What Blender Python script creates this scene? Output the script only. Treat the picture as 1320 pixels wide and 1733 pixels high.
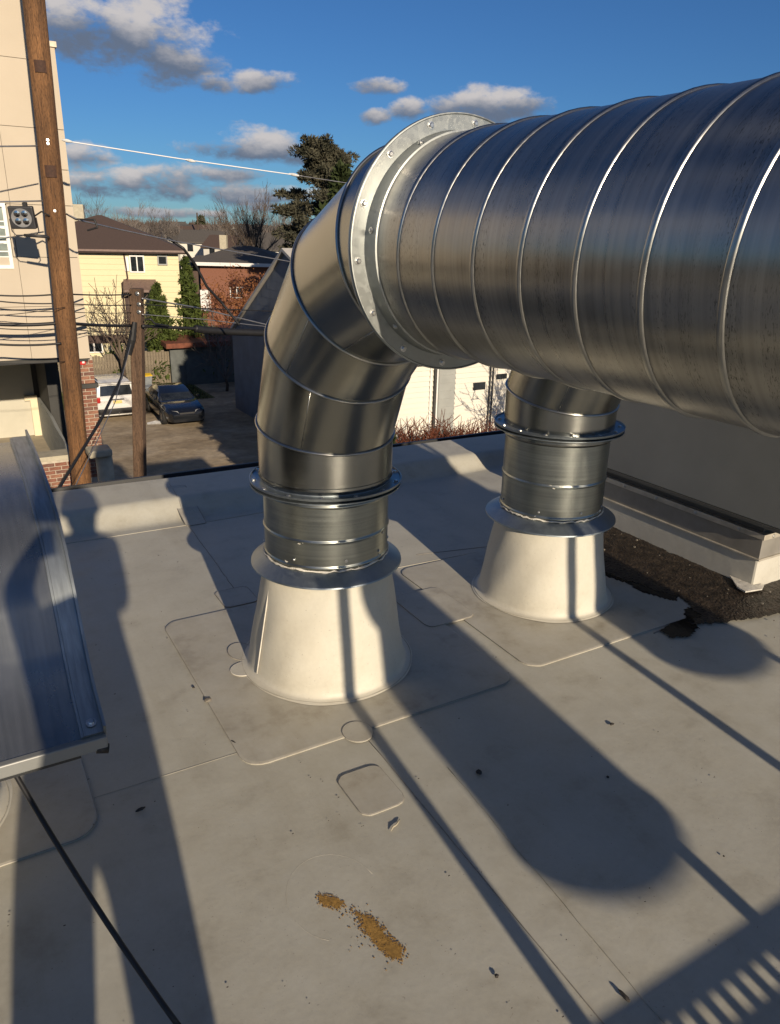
import bpy, bmesh, math, random
from math import sin, cos, pi, radians as rad
from mathutils import Vector, Matrix
random.seed(7)
for o in list(bpy.data.objects): bpy.data.objects.remove(o, do_unlink=True)
S = bpy.context.scene
COL = S.collection
# ------------------------------------------------------------------ camera
# world frame: +X along the far roof edge, +Y away from it (duct axis), Z up, roof deck at z = 0
CAMH, FPX, PITCH, ROLL = 1.6, 1266.0, rad(20.2), rad(1.33)
HX, HY = 0.5065, 0.8622                      # heading of the camera in plan
F_ = Vector((HX*cos(PITCH), HY*cos(PITCH), -sin(PITCH)))
R0 = Vector((HY, -HX, 0)); U0 = R0.cross(F_)
R_ = cos(ROLL)*R0 + sin(ROLL)*U0; U_ = -sin(ROLL)*R0 + cos(ROLL)*U0
CPOS = Vector((0, 0, CAMH))
cd = bpy.data.cameras.new('camera'); cam = bpy.data.objects.new('camera', cd); COL.objects.link(cam)
cd.sensor_fit = 'VERTICAL'; cd.sensor_height = 24; cd.lens = FPX/1733*24
cd.clip_start = 0.02; cd.clip_end = 6000
M3 = Matrix((R_, U_, -F_)).transposed()
cam.matrix_world = Matrix.Translation(CPOS) @ M3.to_4x4()
S.camera = cam
YAW = math.atan2(-HX, HY)                    # local x = camera right, local y = camera heading
# ------------------------------------------------------------------ light
SUN_AZ, SUN_EL = rad(4.9), rad(17.5)        # light travels towards +Y, a little to +X
SKY = 0.05
w = bpy.data.worlds.new('World'); S.world = w; w.use_nodes = True
nt = w.node_tree; N = nt.nodes; LK = nt.links; N.clear()
def wn(t, **k):
    n = N.new(t)
    for a, b in k.items(): setattr(n, a, b)
    return n
def wm(op, a, b=None, c=None, clamp=False):
    n = wn('ShaderNodeMath', operation=op, use_clamp=clamp)
    for i, x in enumerate((a, b, c)):
        if x is None: continue
        if isinstance(x, (int, float)): n.inputs[i].default_value = x
        else: LK.new(x, n.inputs[i])
    return n.outputs[0]
sky = wn('ShaderNodeTexSky', sky_type='NISHITA', sun_disc=False)
sky.sun_elevation = SUN_EL; sky.sun_rotation = SUN_AZ + pi
sky.altitude = 150; sky.air_density = 1.0; sky.dust_density = 0.15; sky.ozone_density = 3.2
tc = wn('ShaderNodeTexCoord'); sp = wn('ShaderNodeSeparateXYZ'); LK.new(tc.outputs['Generated'], sp.inputs[0])
X, Y, Z = sp.outputs
AZ = wm('MULTIPLY', wm('ARCTAN2', X, Y), 180/pi); EL = wm('MULTIPLY', wm('ARCSINE', Z), 180/pi)
mp = wn('ShaderNodeMapping'); mp.inputs['Scale'].default_value = (1, 1, 1.9); LK.new(tc.outputs['Generated'], mp.inputs[0])
def wnoise(scale, det, off=0, rough=.55):
    n = wn('ShaderNodeTexNoise'); n.inputs['Scale'].default_value = scale; n.inputs['Detail'].default_value = det
    n.inputs['Roughness'].default_value = rough
    m = wn('ShaderNodeMapping'); m.inputs['Location'].default_value = (off, off*.7, off*1.3); LK.new(mp.outputs[0], m.inputs[0]); LK.new(m.outputs[0], n.inputs['Vector'])
    return n.outputs['Fac']
n1 = wnoise(22, 7, 3.1, .6); n2 = wnoise(7, 4, 1.7); n3 = wnoise(48, 5, 5.2, .6)
CL = [(10.6, 12.4, 4.6, 1.7), (12.6, 11.2, 4.6, 1.5), (15.7, 10.0, 2.6, 1.2), (18.2, 9.1, 1.1, .5), (21.2, 9.4, 1.9, .6), (29.0, 9.4, 1.4, .42), (28.8, 7.65, .9, .45),
      (31.0, 8.1, 1.1, .6), (35.6, 8.4, 2.6, .9), (38.4, 8.3, 1.8, .9), (21.6, 5.5, 3.4, .95), (18.6, 5.2, 2.6, .6), (13.2, 2.95, 5.0, .85), (15.4, 3.7, 2.6, .6),
      (9.4, 4.4, 1.7, .7), (21.0, 2.5, 3.6, .65), (18.4, 3.7, 2.6, .5), (3.0, 6.5, 3.0, 1.2), (58.5, 7.0, 3.4, 1.0), (63, 10.5, 3.2, .9), (-4, 3.5, 3.5, .8), (24.5, 1.7, 4, .3), (14, 1.2, 4, .3)]
Mx, sw, st = None, None, None
for a, e, ra, re in CL:
    ra *= 1.22; re *= 1.2
    da = wm('DIVIDE', wm('SUBTRACT', AZ, a), ra); de = wm('DIVIDE', wm('SUBTRACT', EL, e), re)
    m = wm('SUBTRACT', 1.0, wm('ADD', wm('MULTIPLY', da, da), wm('MULTIPLY', de, de)))
    Mx = m if Mx is None else wm('MAXIMUM', Mx, m)
    ww = wm('MAXIMUM', wm('ADD', m, .8), 0.001)
    tt = wm('MULTIPLY', wm('MULTIPLY', wm('MAXIMUM', wm('MINIMUM', de, 1.6), -1.6), re), ww)
    sw = ww if sw is None else wm('ADD', sw, ww); st = tt if st is None else wm('ADD', st, tt)
# the same scattered cumulus goes on round the rest of the sky
outside = wm('MULTIPLY', wm('GREATER_THAN', wm('ABSOLUTE', wm('SUBTRACT', AZ, 30)), 36), 1.0)
gen = wm('MULTIPLY', wm('SUBTRACT', wm('MULTIPLY', wnoise(2.6, 3, 9.0), 1.0), .56), 9.0)
gen = wm('SUBTRACT', wm('MULTIPLY', wm('ADD', gen, 2.5), outside), 2.5)
Mx = wm('MAXIMUM', wm('MAXIMUM', Mx, gen), -2.5)
dens = wm('ADD', wm('MULTIPLY', Mx, .75), wm('MULTIPLY', wm('SUBTRACT', n1, .5), 3.2))
dens = wm('ADD', dens, wm('MULTIPLY', wm('SUBTRACT', n3, .5), 1.0))
ds = wn('ShaderNodeMapRange', interpolation_type='SMOOTHSTEP'); LK.new(dens, ds.inputs[0])
ds.inputs[1].default_value = -.25; ds.inputs[2].default_value = .8; ds.inputs[3].default_value = 0; ds.inputs[4].default_value = .96
t = wm('ADD', wm('DIVIDE', st, sw), wm('MULTIPLY', wm('SUBTRACT', n1, .5), 1.9))
t = wm('ADD', t, wm('MULTIPLY', wm('SUBTRACT', n2, .5), 1.2))
tr = wn('ShaderNodeMapRange', interpolation_type='SMOOTHSTEP'); LK.new(t, tr.inputs[0])
tr.inputs[1].default_value = -.5; tr.inputs[2].default_value = .8; tr.inputs[3].default_value = 0; tr.inputs[4].default_value = 1
cc = wn('ShaderNodeMix', data_type='RGBA'); LK.new(tr.outputs[0], cc.inputs['Factor'])
cc.inputs['A'].default_value = (.115/SKY, .145/SKY, .205/SKY, 1); cc.inputs['B'].default_value = (.52/SKY, .49/SKY, .48/SKY, 1)
mixc = wn('ShaderNodeMix', data_type='RGBA'); LK.new(ds.outputs[0], mixc.inputs['Factor'])
hs = wn('ShaderNodeMix', data_type='RGBA', blend_type='MULTIPLY'); hs.inputs['Factor'].default_value = 1; hs.inputs['B'].default_value = (.50, .87, 1.32, 1); LK.new(sky.outputs[0], hs.inputs['A']); LK.new(hs.outputs['Result'], mixc.inputs['A']); LK.new(cc.outputs['Result'], mixc.inputs['B'])
bg = wn('ShaderNodeBackground'); bg.inputs['Strength'].default_value = SKY; LK.new(mixc.outputs['Result'], bg.inputs['Color'])
wo = wn('ShaderNodeOutputWorld'); LK.new(bg.outputs[0], wo.inputs[0])
sl = bpy.data.lights.new('sun', 'SUN'); sl.energy = 5.0; sl.angle = rad(.55); sl.color = (1.0, .84, .64)
sun = bpy.data.objects.new('sun', sl); COL.objects.link(sun)
LD = Vector((sin(SUN_AZ)*cos(SUN_EL), cos(SUN_AZ)*cos(SUN_EL), -sin(SUN_EL)))
sun.rotation_euler = LD.to_track_quat('-Z', 'Y').to_euler(); sun.location = (0, -20, 20)
vs = S.view_settings; vs.view_transform = 'Standard'; vs.look = 'None'; vs.exposure = 0.2; vs.gamma = 1; vs.use_curve_mapping = False
# ------------------------------------------------------------------ where the lines of sight go (to read real places off the survey)
def ray(x, y): return (F_ + R_*((x-660)/FPX) - U_*((y-866.5)/FPX)).normalized()
def G(x, y, z=0.0): d = ray(x, y); return CPOS + d*((z-CAMH)/d.z)
def ONV(x, y, V): d = ray(x, y); return CPOS + d*(V/d.y)
def ONU(x, y, U): d = ray(x, y); return CPOS + d*(U/d.x)
def AT(x, y, D):
    d = ray(x, y); k = d.x*HX + d.y*HY; return CPOS + d*(D/k)
# ------------------------------------------------------------------ materials
MATS = {}
def new_mat(name):
    m = bpy.data.materials.new(name); m.use_nodes = True; MATS[name] = m
    return m, m.node_tree, m.node_tree.nodes['Principled BSDF']
def nd(T, t, **k):
    n = T.nodes.new(t)
    for a, b in k.items(): setattr(n, a, b)
    return n
def noise(T, scale, detail=4, src='Object', stretch=None, rough=.55, off=None):
    c = nd(T, 'ShaderNodeTexCoord'); n = nd(T, 'ShaderNodeTexNoise')
    n.inputs['Scale'].default_value = scale; n.inputs['Detail'].default_value = detail; n.inputs['Roughness'].default_value = rough
    v = c.outputs[src]
    if stretch or off:
        m = nd(T, 'ShaderNodeMapping')
        if stretch: m.inputs['Scale'].default_value = stretch
        if off: m.inputs['Location'].default_value = off
        T.links.new(v, m.inputs[0]); v = m.outputs[0]
    T.links.new(v, n.inputs['Vector']); return n.outputs['Fac']
def ramp(T, fac, stops):
    r = nd(T, 'ShaderNodeValToRGB'); e = r.color_ramp.elements
    while len(e) < len(stops): e.new(.5)
    for el, (p, c) in zip(e, stops):
        el.position = p; el.color = (*c, 1) if isinstance(c, tuple) else (c, c, c, 1)
    T.links.new(fac, r.inputs[0]); return r.outputs[0]
def mix(T, f, a, b, mode='MIX'):
    n = nd(T, 'ShaderNodeMix', data_type='RGBA', blend_type=mode)
    for k, v in (('Factor', f), ('A', a), ('B', b)):
        if isinstance(v, (int, float)): n.inputs[k].default_value = v if k == 'Factor' else (v, v, v, 1)
        elif isinstance(v, tuple): n.inputs[k].default_value = (*v, 1)
        else: T.links.new(v, n.inputs[k])
    return n.outputs['Result']
def bump(T, h, strength, dist, bs):
    b = nd(T, 'ShaderNodeBump'); b.inputs['Strength'].default_value = strength; b.inputs['Distance'].default_value = dist
    T.links.new(h, b.inputs['Height']); T.links.new(b.outputs[0], bs.inputs['Normal'])
def simple(name, col, rough=.6, metal=0, var=.25, scale=8, bmp=0, spec=None, stretch=None, dist=.01, coat=0):
    m, T, b = new_mat(name)
    f = noise(T, scale, 5, stretch=stretch)
    c2 = tuple(max(0, c*(1-var)) for c in col); c3 = tuple(min(1, c*(1+var)) for c in col)
    T.links.new(ramp(T, f, [(.25, c2), (.75, c3)]), b.inputs['Base Color'])
    b.inputs['Roughness'].default_value = rough; b.inputs['Metallic'].default_value = metal
    if spec is not None: b.inputs['Specular IOR Level'].default_value = spec
    if coat: b.inputs['Coat Weight'].default_value = coat
    if bmp: bump(T, noise(T, scale*4, 4, stretch=stretch), bmp, dist, b)
    return m
def galv(name, base=(.37, .362, .335), r0=.24, r1=.36, streak=True, dark=.75, aniso=.35, cv=.2):
    m, T, b = new_mat(name)
    b.inputs['Metallic'].default_value = 1
    s1 = noise(T, 1, 5, 'UV', (1.2, 95, 1)); s2 = noise(T, 1, 3, 'UV', (.6, 22, 1)); bl = noise(T, 3.2, 5)
    sp_ = noise(T, 1, 2, 'UV', (150, 420, 1), .7); zone = noise(T, 1, 3, 'UV', (3.5, 20, 1))
    c = ramp(T, s1, [(.25, tuple(x*(1-cv) for x in base)), (.75, tuple(min(1, x*(1+cv*.7)) for x in base))])
    c = mix(T, .5, c, ramp(T, bl, [(.3, .82), (.7, 1.0)]), 'MULTIPLY')
    if streak:
        dk = nd(T, 'ShaderNodeMath', operation='MULTIPLY')
        T.links.new(ramp(T, sp_, [(.56, 0.0), (.63, 1.0)]), dk.inputs[0]); T.links.new(ramp(T, zone, [(.44, 0.0), (.6, dark)]), dk.inputs[1])
        c = mix(T, dk.outputs[0], c, (.06, .06, .055))
    T.links.new(c, b.inputs['Base Color'])
    rr = mix(T, .5, ramp(T, s1, [(.3, r0), (.7, r1)]), ramp(T, s2, [(.3, r0), (.7, r1)]))
    T.links.new(rr, b.inputs['Roughness'])
    b.inputs['Anisotropic'].default_value = aniso
    dn = nd(T, 'ShaderNodeMath', operation='MULTIPLY_ADD'); T.links.new(s1, dn.inputs[0]); dn.inputs[1].default_value = .03 if cv > .1 else .004; T.links.new(noise(T, 4.5, 3), dn.inputs[2]); bump(T, dn.outputs[0], .10, .02, b)
    return m
def spangle(name, base=(.6, .62, .61), r0=.34, r1=.55):
    m, T, b = new_mat(name); b.inputs['Metallic'].default_value = .95
    c = nd(T, 'ShaderNodeTexCoord'); v = nd(T, 'ShaderNodeTexVoronoi'); v.inputs['Scale'].default_value = 90
    T.links.new(c.outputs['Object'], v.inputs['Vector'])
    g = noise(T, 9, 5)
    T.links.new(mix(T, .6, ramp(T, v.outputs['Color'], [(.0, tuple(x*.92 for x in base)), (1, tuple(min(1, x*1.06) for x in base))]), ramp(T, g, [(.3, .72), (.7, 1.0)]), 'MULTIPLY'), b.inputs['Base Color'])
    T.links.new(ramp(T, v.outputs['Color'], [(0, r0), (1, r1)]), b.inputs['Roughness'])
    return m
def membrane(name, col=(.60, .565, .50), dirt=.5, rough=.55):
    m, T, b = new_mat(name)
    big = noise(T, .9, 6, rough=.6); mid = noise(T, 5.5, 6, rough=.65); fine = noise(T, 60, 4); spk = noise(T, 140, 2)
    scr = noise(T, 3.0, 6, stretch=(1, .12, 1), rough=.7)
    c = ramp(T, big, [(.3, tuple(x*.9 for x in col)), (.7, tuple(min(1, x*1.06) for x in col))])
    c = mix(T, dirt, c, ramp(T, mid, [(.30, (.60, .55, .48)), (.45, (.89, .865, .82)), (.62, (1, 1, 1))]), 'MULTIPLY')
    c = mix(T, dirt*.6, c, ramp(T, scr, [(.30, (.72, .68, .62)), (.46, (1, 1, 1))]), 'MULTIPLY')
    c = mix(T, .35, c, ramp(T, fine, [(.25, .84), (.7, 1.0)]), 'MULTIPLY')
    c = mix(T, ramp(T, spk, [(.70, 0.0), (.74, .55)]), c, (.2, .17, .14))
    T.links.new(c, b.inputs['Base Color'])
    T.links.new(ramp(T, mid, [(.3, rough-.08), (.7, rough+.12)]), b.inputs['Roughness'])
    b.inputs['Specular IOR Level'].default_value = .35
    add = nd(T, 'ShaderNodeMath', operation='ADD'); T.links.new(noise(T, 4.5, 5), add.inputs[0])
    mu = nd(T, 'ShaderNodeMath', operation='MULTIPLY'); T.links.new(fine, mu.inputs[0]); mu.inputs[1].default_value = .12
    T.links.new(mu.outputs[0], add.inputs[1]); bump(T, add.outputs[0], .22, .012, b)
    return m
galv('duct_steel'); galv('elbow_steel', (.31, .315, .295), .22, .28, False, aniso=.15, cv=.05); galv('collar_steel', (.36, .38, .355), .26, .4, True, .25, .3)
spangle('flange_steel', (.36, .38, .37), .42, .55); spangle('flange_blue', (.33, .37, .39), .40, .5); simple('rib_steel', (.38, .38, .36), .28, 1, .12, 40)
simple('bolt_steel', (.6, .6, .58), .35, 1, .2, 60)
membrane('roof_membrane', (.46, .446, .378), .5); membrane('boot_membrane', (.565, .54, .455), .34, .5); membrane('patch_membrane', (.445, .425, .36), .75, .5); membrane('roll_membrane', (.56, .54, .47), .3, .5)
simple('sealant', (.6, .57, .5), .5, 0, .3, 40, .4); simple('seam_dark', (.24, .22, .19), .7, 0, .3, 30); simple('sealant_edge', (.62, .58, .5), .4, 0, .2, 30)
def hood_mat():
    m, T, b = new_mat('hood_steel'); b.inputs['Metallic'].default_value = .85
    s = noise(T, 1, 5, stretch=(90, 4, 4)); g = noise(T, 5, 6)
    c = ramp(T, s, [(.25, (.27, .285, .28)), (.75, (.38, .39, .375))]); c = mix(T, .6, c, ramp(T, g, [(.3, .65), (.7, 1.0)]), 'MULTIPLY')
    T.links.new(c, b.inputs['Base Color']); T.links.new(ramp(T, g, [(.3, .2), (.7, .33)]), b.inputs['Roughness'])
hood_mat()
simple('hood_flange', (.34, .37, .37), .40, .9, .25, 14, stretch=(8, 1, 1)); simple('hood_dark', (.02, .022, .024), .5, 0, .2)
simple('unit_paint', (.205, .21, .20), .36, 0, .10, 3, .05); simple('unit_frame', (.07, .072, .068), .55, 0, .15)
simple('flashing', (.27, .255, .225), .5, .25, .18, 9); simple('flashing_light', (.5, .46, .38), .45, .3, .3, 12)
simple('strut', (.5, .5, .49), .4, 1, .2, 20); simple('black_rubber', (.012, .012, .013), .5, 0, .2)
simple('dirt', (.032, .024, .017), .38, 0, .85, 22, .8, .3, dist=.01); simple('wet_dirt', (.008, .007, .006), .12, 0, .4, 20); simple('pebble', (.17, .15, .12), .8, 0, .5, 90)
simple('rust_grain', (.30, .17, .04), .9, 0, .5, 120); simple('debris', (.035, .03, .025), .8, 0, .5, 50); simple('dry_leaf', (.42, .37, .27), .7, 0, .3, 60)
def wood(name, a, b_, scale=1.0, rough=.8):
    m, T, b = new_mat(name)
    f = noise(T, 3.2*scale, 6, stretch=(3, 3, .22), rough=.65); f2 = noise(T, 14*scale, 5, stretch=(5, 5, .16)); f3 = noise(T, .9*scale, 4)
    c = mix(T, .5, ramp(T, f, [(.3, a), (.68, b_)]), ramp(T, f2, [(.3, a), (.7, b_)]))
    c = mix(T, .7, c, ramp(T, f3, [(.35, .5), (.62, 1.0)]), 'MULTIPLY')
    f4 = noise(T, 26*scale, 4, stretch=(2.5, 2.5, .5), rough=.7); c = mix(T, .85, c, ramp(T, f4, [(.36, .32), (.5, 1.0)]), 'MULTIPLY')
    T.links.new(c, b.inputs['Base Color']); b.inputs['Roughness'].default_value = rough; bump(T, f2, .8, .03, b)
wood('pole_wood', (.05, .022, .009), (.33, .16, .06), 1.3); wood('post_wood', (.07, .042, .026), (.19, .115, .07)); wood('fence_wood', (.16, .13, .09), (.34, .28, .2), 2)
simple('stain_dark', (.05, .022, .012), .8, 0, .4, 30)
simple('stucco', (.50, .435, .34), .9, 0, .05, 1.2, .15, .2); simple('joint', (.40, .34, .26), .9); simple('cap_metal', (.62, .55, .42), .6)
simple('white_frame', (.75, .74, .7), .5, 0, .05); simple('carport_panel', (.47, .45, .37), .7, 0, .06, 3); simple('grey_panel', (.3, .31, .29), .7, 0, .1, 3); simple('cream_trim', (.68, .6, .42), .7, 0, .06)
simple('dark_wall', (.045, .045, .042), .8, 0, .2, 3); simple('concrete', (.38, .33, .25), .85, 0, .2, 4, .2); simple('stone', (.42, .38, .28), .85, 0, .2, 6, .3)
simple('brick', (.20, .085, .055), .85, 0, .35, 25, .3); simple('brick_b', (.15, .075, .055), .85, 0, .35, 25, .3); simple('brick_c', (.25, .12, .075), .85, 0, .35, 25, .3); simple('mortar', (.45, .4, .32), .9)
simple('yellow_siding', (.66, .58, .36), .75, 0, .03, 1.5); simple('brown_roof', (.085, .055, .042), .9, 0, .28, 22, .3); simple('brown_trim', (.05, .028, .022), .7); simple('gutter_brown', (.17, .11, .09), .5)
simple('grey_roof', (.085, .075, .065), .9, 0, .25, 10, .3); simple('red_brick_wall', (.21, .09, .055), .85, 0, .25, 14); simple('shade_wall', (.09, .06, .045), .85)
simple('white_siding', (.64, .61, .53), .6, 0, .04, 2); simple('shade_blue_siding', (.12, .14, .17), .7, 0, .2, 1.5); simple('pale_roof', (.5, .47, .42), .8, 0, .12, 6); simple('rust_roof', (.16, .05, .025), .8, 0, .4, 5)
simple('shed_wall', (.10, .11, .105), .8, 0, .25, 3)
def glass(name, col, rough=.08):
    m, T, b = new_mat(name); b.inputs['Base Color'].default_value = (*col, 1); b.inputs['Roughness'].default_value = rough; b.inputs['Specular IOR Level'].default_value = .8
    T.links.new(ramp(T, noise(T, 2.5, 3), [(.3, tuple(c*.5 for c in col)), (.7, tuple(c*1.5 for c in col))]), b.inputs['Base Color'])
glass('dark_glass', (.02, .024, .028)); glass('curtain_glass', (.2, .24, .22), .2)
simple('car_white', (.66, .65, .62), .3, 0, .03, 2, coat=.6); simple('car_dark', (.012, .014, .018), .22, .3, .1, 2, coat=1); simple('tyre', (.012, .012, .012), .8); simple('rim', (.35, .35, .36), .35, .9); simple('plastic_black', (.015, .015, .016), .6)
simple('lamp_red', (.4, .02, .02), .3); simple('lamp_clear', (.8, .8, .78), .06, .75, .1); simple('plate_yellow', (.7, .55, .2), .5); simple('alarm_red', (.55, .02, .02), .4)
simple('bin_grey', (.2, .22, .23), .55); simple('bin_yellow', (.7, .45, .02), .5)
def gravel():
    m, T, b = new_mat('gravel')
    f = noise(T, .35, 7, rough=.7); f2 = noise(T, 2.6, 7, rough=.75); f3 = noise(T, 1.1, 6, stretch=(.5, 1, 1), rough=.65)
    c = ramp(T, f, [(.3, (.24, .175, .10)), (.5, (.44, .345, .225)), (.72, (.55, .46, .34))]); c = mix(T, .7, c, ramp(T, f2, [(.3, .55), (.7, 1.15)]), 'MULTIPLY')
    c = mix(T, .6, c, ramp(T, f3, [(.35, .6), (.65, 1.1)]), 'MULTIPLY')
    T.links.new(c, b.inputs['Base Color']); b.inputs['Roughness'].default_value = .95; bump(T, f2, .7, .08, b)
gravel()
simple('ground', (.085, .07, .045), .95, 0, .5, .15); simple('hill_ground', (.075, .058, .042), .95, 0, .5, .05); simple('grass', (.075, .08, .02), .95, 0, .5, 3, .4); simple('paper', (.75, .73, .68), .7)
def leafmat(name, a, b_, rough=.75, scale=1.5):
    m, T, b = new_mat(name); T.links.new(ramp(T, noise(T, scale, 4), [(.3, a), (.7, b_)]), b.inputs['Base Color']); b.inputs['Roughness'].default_value = rough; b.inputs['Specular IOR Level'].default_value = .25
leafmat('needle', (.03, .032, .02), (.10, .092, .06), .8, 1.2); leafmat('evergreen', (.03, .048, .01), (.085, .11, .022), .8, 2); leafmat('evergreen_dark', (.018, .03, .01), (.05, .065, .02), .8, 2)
leafmat('twig', (.075, .055, .04), (.16, .125, .095), .9); leafmat('twig_grey', (.10, .085, .075), (.19, .165, .145), .9); leafmat('red_twig', (.06, .018, .010), (.15, .05, .025), .9, 3); leafmat('brown_leaf', (.10, .04, .016), (.24, .1, .04), .9, 3)
leafmat('bark', (.05, .035, .025), (.12, .09, .065), .9, 3); leafmat('far_wood', (.055, .04, .032), (.13, .095, .075), .95, .08); leafmat('far_green', (.025, .032, .015), (.06, .065, .03), .9, .3)
simple('cable_black', (.014, .014, .015), .55); simple('cable_white', (.72, .72, .72), .45, 0, .05); simple('cable_grey', (.3, .3, .31), .4, .6); simple('insulator', (.6, .6, .58), .3)
simple('housing', (.045, .045, .048), .5, .3); simple('reflector', (.75, .75, .72), .18, 1, .2, 60)
glass('lens', (.25, .25, .25), .05)
simple('jacket', (.03, .034, .045), .85); simple('skin', (.5, .3, .22), .55); simple('hair', (.03, .02, .014), .6)
# ------------------------------------------------------------------ mesh helpers
class MB:
    def __init__(s, org=(0, 0, 0)): s.v = []; s.f = []; s.uv = {}; s.org = Vector(org)
    def add(s, vs_, fs): b = len(s.v); s.v += [Vector(p) for p in vs_]; s.f += [tuple(i+b for i in f) for f in fs]; return b
    def box(s, x0, x1, y0, y1, z0, z1):
        s.add([(x0, y0, z0), (x1, y0, z0), (x1, y1, z0), (x0, y1, z0), (x0, y0, z1), (x1, y0, z1), (x1, y1, z1), (x0, y1, z1)],
              [(0, 3, 2, 1), (4, 5, 6, 7), (0, 1, 5, 4), (1, 2, 6, 5), (2, 3, 7, 6), (3, 0, 4, 7)]); return s
    def obox(s, c, ax, ay, az):
        c, ax, ay, az = map(Vector, (c, ax, ay, az)); P = [c+ax*i+ay*j+az*k for k in (-1, 1) for i, j in ((-1, -1), (1, -1), (1, 1), (-1, 1))]
        s.add(P, [(0, 3, 2, 1), (4, 5, 6, 7), (0, 1, 5, 4), (1, 2, 6, 5), (2, 3, 7, 6), (3, 0, 4, 7)]); return s
    def prism(s, poly, axis, a, b):      # polygon in the two other axes, extruded along axis
        def mk(p, t): return {'x': (t, p[0], p[1]), 'y': (p[0], t, p[1]), 'z': (p[0], p[1], t)}[axis]
        n = len(poly); s.add([mk(p, a) for p in poly]+[mk(p, b) for p in poly], [tuple(range(n))[::-1], tuple(range(n, 2*n))]+[(i, (i+1) % n, n+(i+1) % n, n+i) for i in range(n)]); return s
    def tube(s, pts, r, n=8, caps=True):
        pts = [Vector(p) for p in pts]; m = len(pts); rr = r if isinstance(r, (list, tuple)) else [r]*m
        prev = None; base = len(s.v); V = []
        for i, p in enumerate(pts):
            t = (pts[min(i+1, m-1)]-pts[max(i-1, 0)]).normalized()
            if prev is None: a = t.orthogonal().normalized()
            else:
                a = prev - t*prev.dot(t); a = a.normalized() if a.length > 1e-6 else t.orthogonal().normalized()
            prev = a; b = t.cross(a)
            V += [p + (a*cos(2*pi*k/n) + b*sin(2*pi*k/n))*rr[i] for k in range(n)]
        Fs = [(i*n+k, i*n+(k+1) % n, (i+1)*n+(k+1) % n, (i+1)*n+k) for i in range(m-1) for k in range(n)]
        if caps: Fs += [tuple(range(n))[::-1], tuple((m-1)*n+k for k in range(n))]
        s.add(V, Fs); return s
    def rings(s, R, closed=True, vlen=None, cap=False):   # list of rings (lists of points); uv.x around, uv.y along in metres
        n = len(R[0]); b = len(s.v); m = len(R)
        for r in R: s.v += [Vector(p) for p in r]
        acc = [0]
        for i in range(1, m): acc.append(acc[-1] + (Vector(R[i][0])-Vector(R[i-1][0])).length)
        for i in range(m-1):
            for k in range(n if closed else n-1):
                k2 = (k+1) % n; s.uv[len(s.f)] = [(k/n, acc[i]), ((k+1)/n, acc[i]), ((k+1)/n, acc[i+1]), (k/n, acc[i+1])]
                s.f.append((b+i*n+k, b+i*n+k2, b+(i+1)*n+k2, b+(i+1)*n+k))
        if cap: s.f.append(tuple(b+k for k in range(n))[::-1]); s.f.append(tuple(b+(m-1)*n+k for k in range(n)))
        return s
    def lathe(s, prof, n=72, c=(0, 0), cap=False):
        P2 = [prof[0]]
        for a, b in zip(prof, prof[1:]):
            l = math.hypot(b[0]-a[0], b[1]-a[1])
            if .012 < l and n >= 64:
                for f in (.0015/l, 1-.0015/l): P2.append((a[0]+(b[0]-a[0])*f, a[1]+(b[1]-a[1])*f))
            P2.append(b)
        prof = P2
        return s.rings([[(c[0]+r*cos(2*pi*k/n), c[1]+r*sin(2*pi*k/n), z) for k in range(n)] for r, z in prof], cap=cap)
    def tri(s, a, b, c): s.add([a, b, c], [(0, 1, 2)])
    def quad(s, a, b, c, d): s.add([a, b, c, d], [(0, 1, 2, 3)]); return s
    def mesh(s, name, mat, smooth=False, fix=True):
        me = bpy.data.meshes.new(name); me.from_pydata([p - s.org for p in s.v], [], s.f)
        if s.uv:
            L = me.uv_layers.new(name='UVMap')
            for p in me.polygons:
                u = s.uv.get(p.index)
                if u:
                    for li, q in zip(p.loop_indices, u): L.data[li].uv = q
        if fix:
            bm = bmesh.new(); bm.from_mesh(me); bmesh.ops.recalc_face_normals(bm, faces=bm.faces); bm.to_mesh(me); bm.free()
        me.materials.append(MATS[mat] if isinstance(mat, str) else mat)
        if smooth: me.polygons.foreach_set('use_smooth', [True]*len(me.polygons))
        me.update(); return me
    def build(s, name, mat, parent=None, smooth=False, bevel=0, sharp=None, fix=True):
        o = bpy.data.objects.new(name, s.mesh(name, mat, smooth, fix)); COL.objects.link(o); o.parent = parent
        if parent is None: o.location = s.org
        if bevel: md = o.modifiers.new('Bevel', 'BEVEL'); md.width = bevel; md.segments = 2; md.limit_method = 'ANGLE'
        if sharp is not None: o.data.set_sharp_from_angle(angle=rad(sharp))
        return o
def thing(name, label, cat, loc=(0, 0, 0), rz=0, group=None):
    o = bpy.data.objects.new(name, None); o.empty_display_size = .2; COL.objects.link(o); o.location = loc; o.rotation_euler = (0, 0, rz)
    return tag(o, label, cat, group)
def tag(o, label, cat, group=None, kind=None):
    o['label'] = label; o['category'] = cat
    if group: o['group'] = group
    if kind: o['kind'] = kind
    return o
def struct(o): o['kind'] = 'structure'; return o
def inst(name, me, parent, loc, rz=0, scale=None):
    o = bpy.data.objects.new(name, me); COL.objects.link(o); o.parent = parent; o.location = loc; o.rotation_euler = (0, 0, rz)
    if scale: o.scale = scale
    return o
def copy_tree(o, parent=None):
    c = o.copy(); COL.objects.link(c); c.parent = parent
    for ch in list(o.children): copy_tree(ch, c)
    return c
ZG = -6.5
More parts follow.
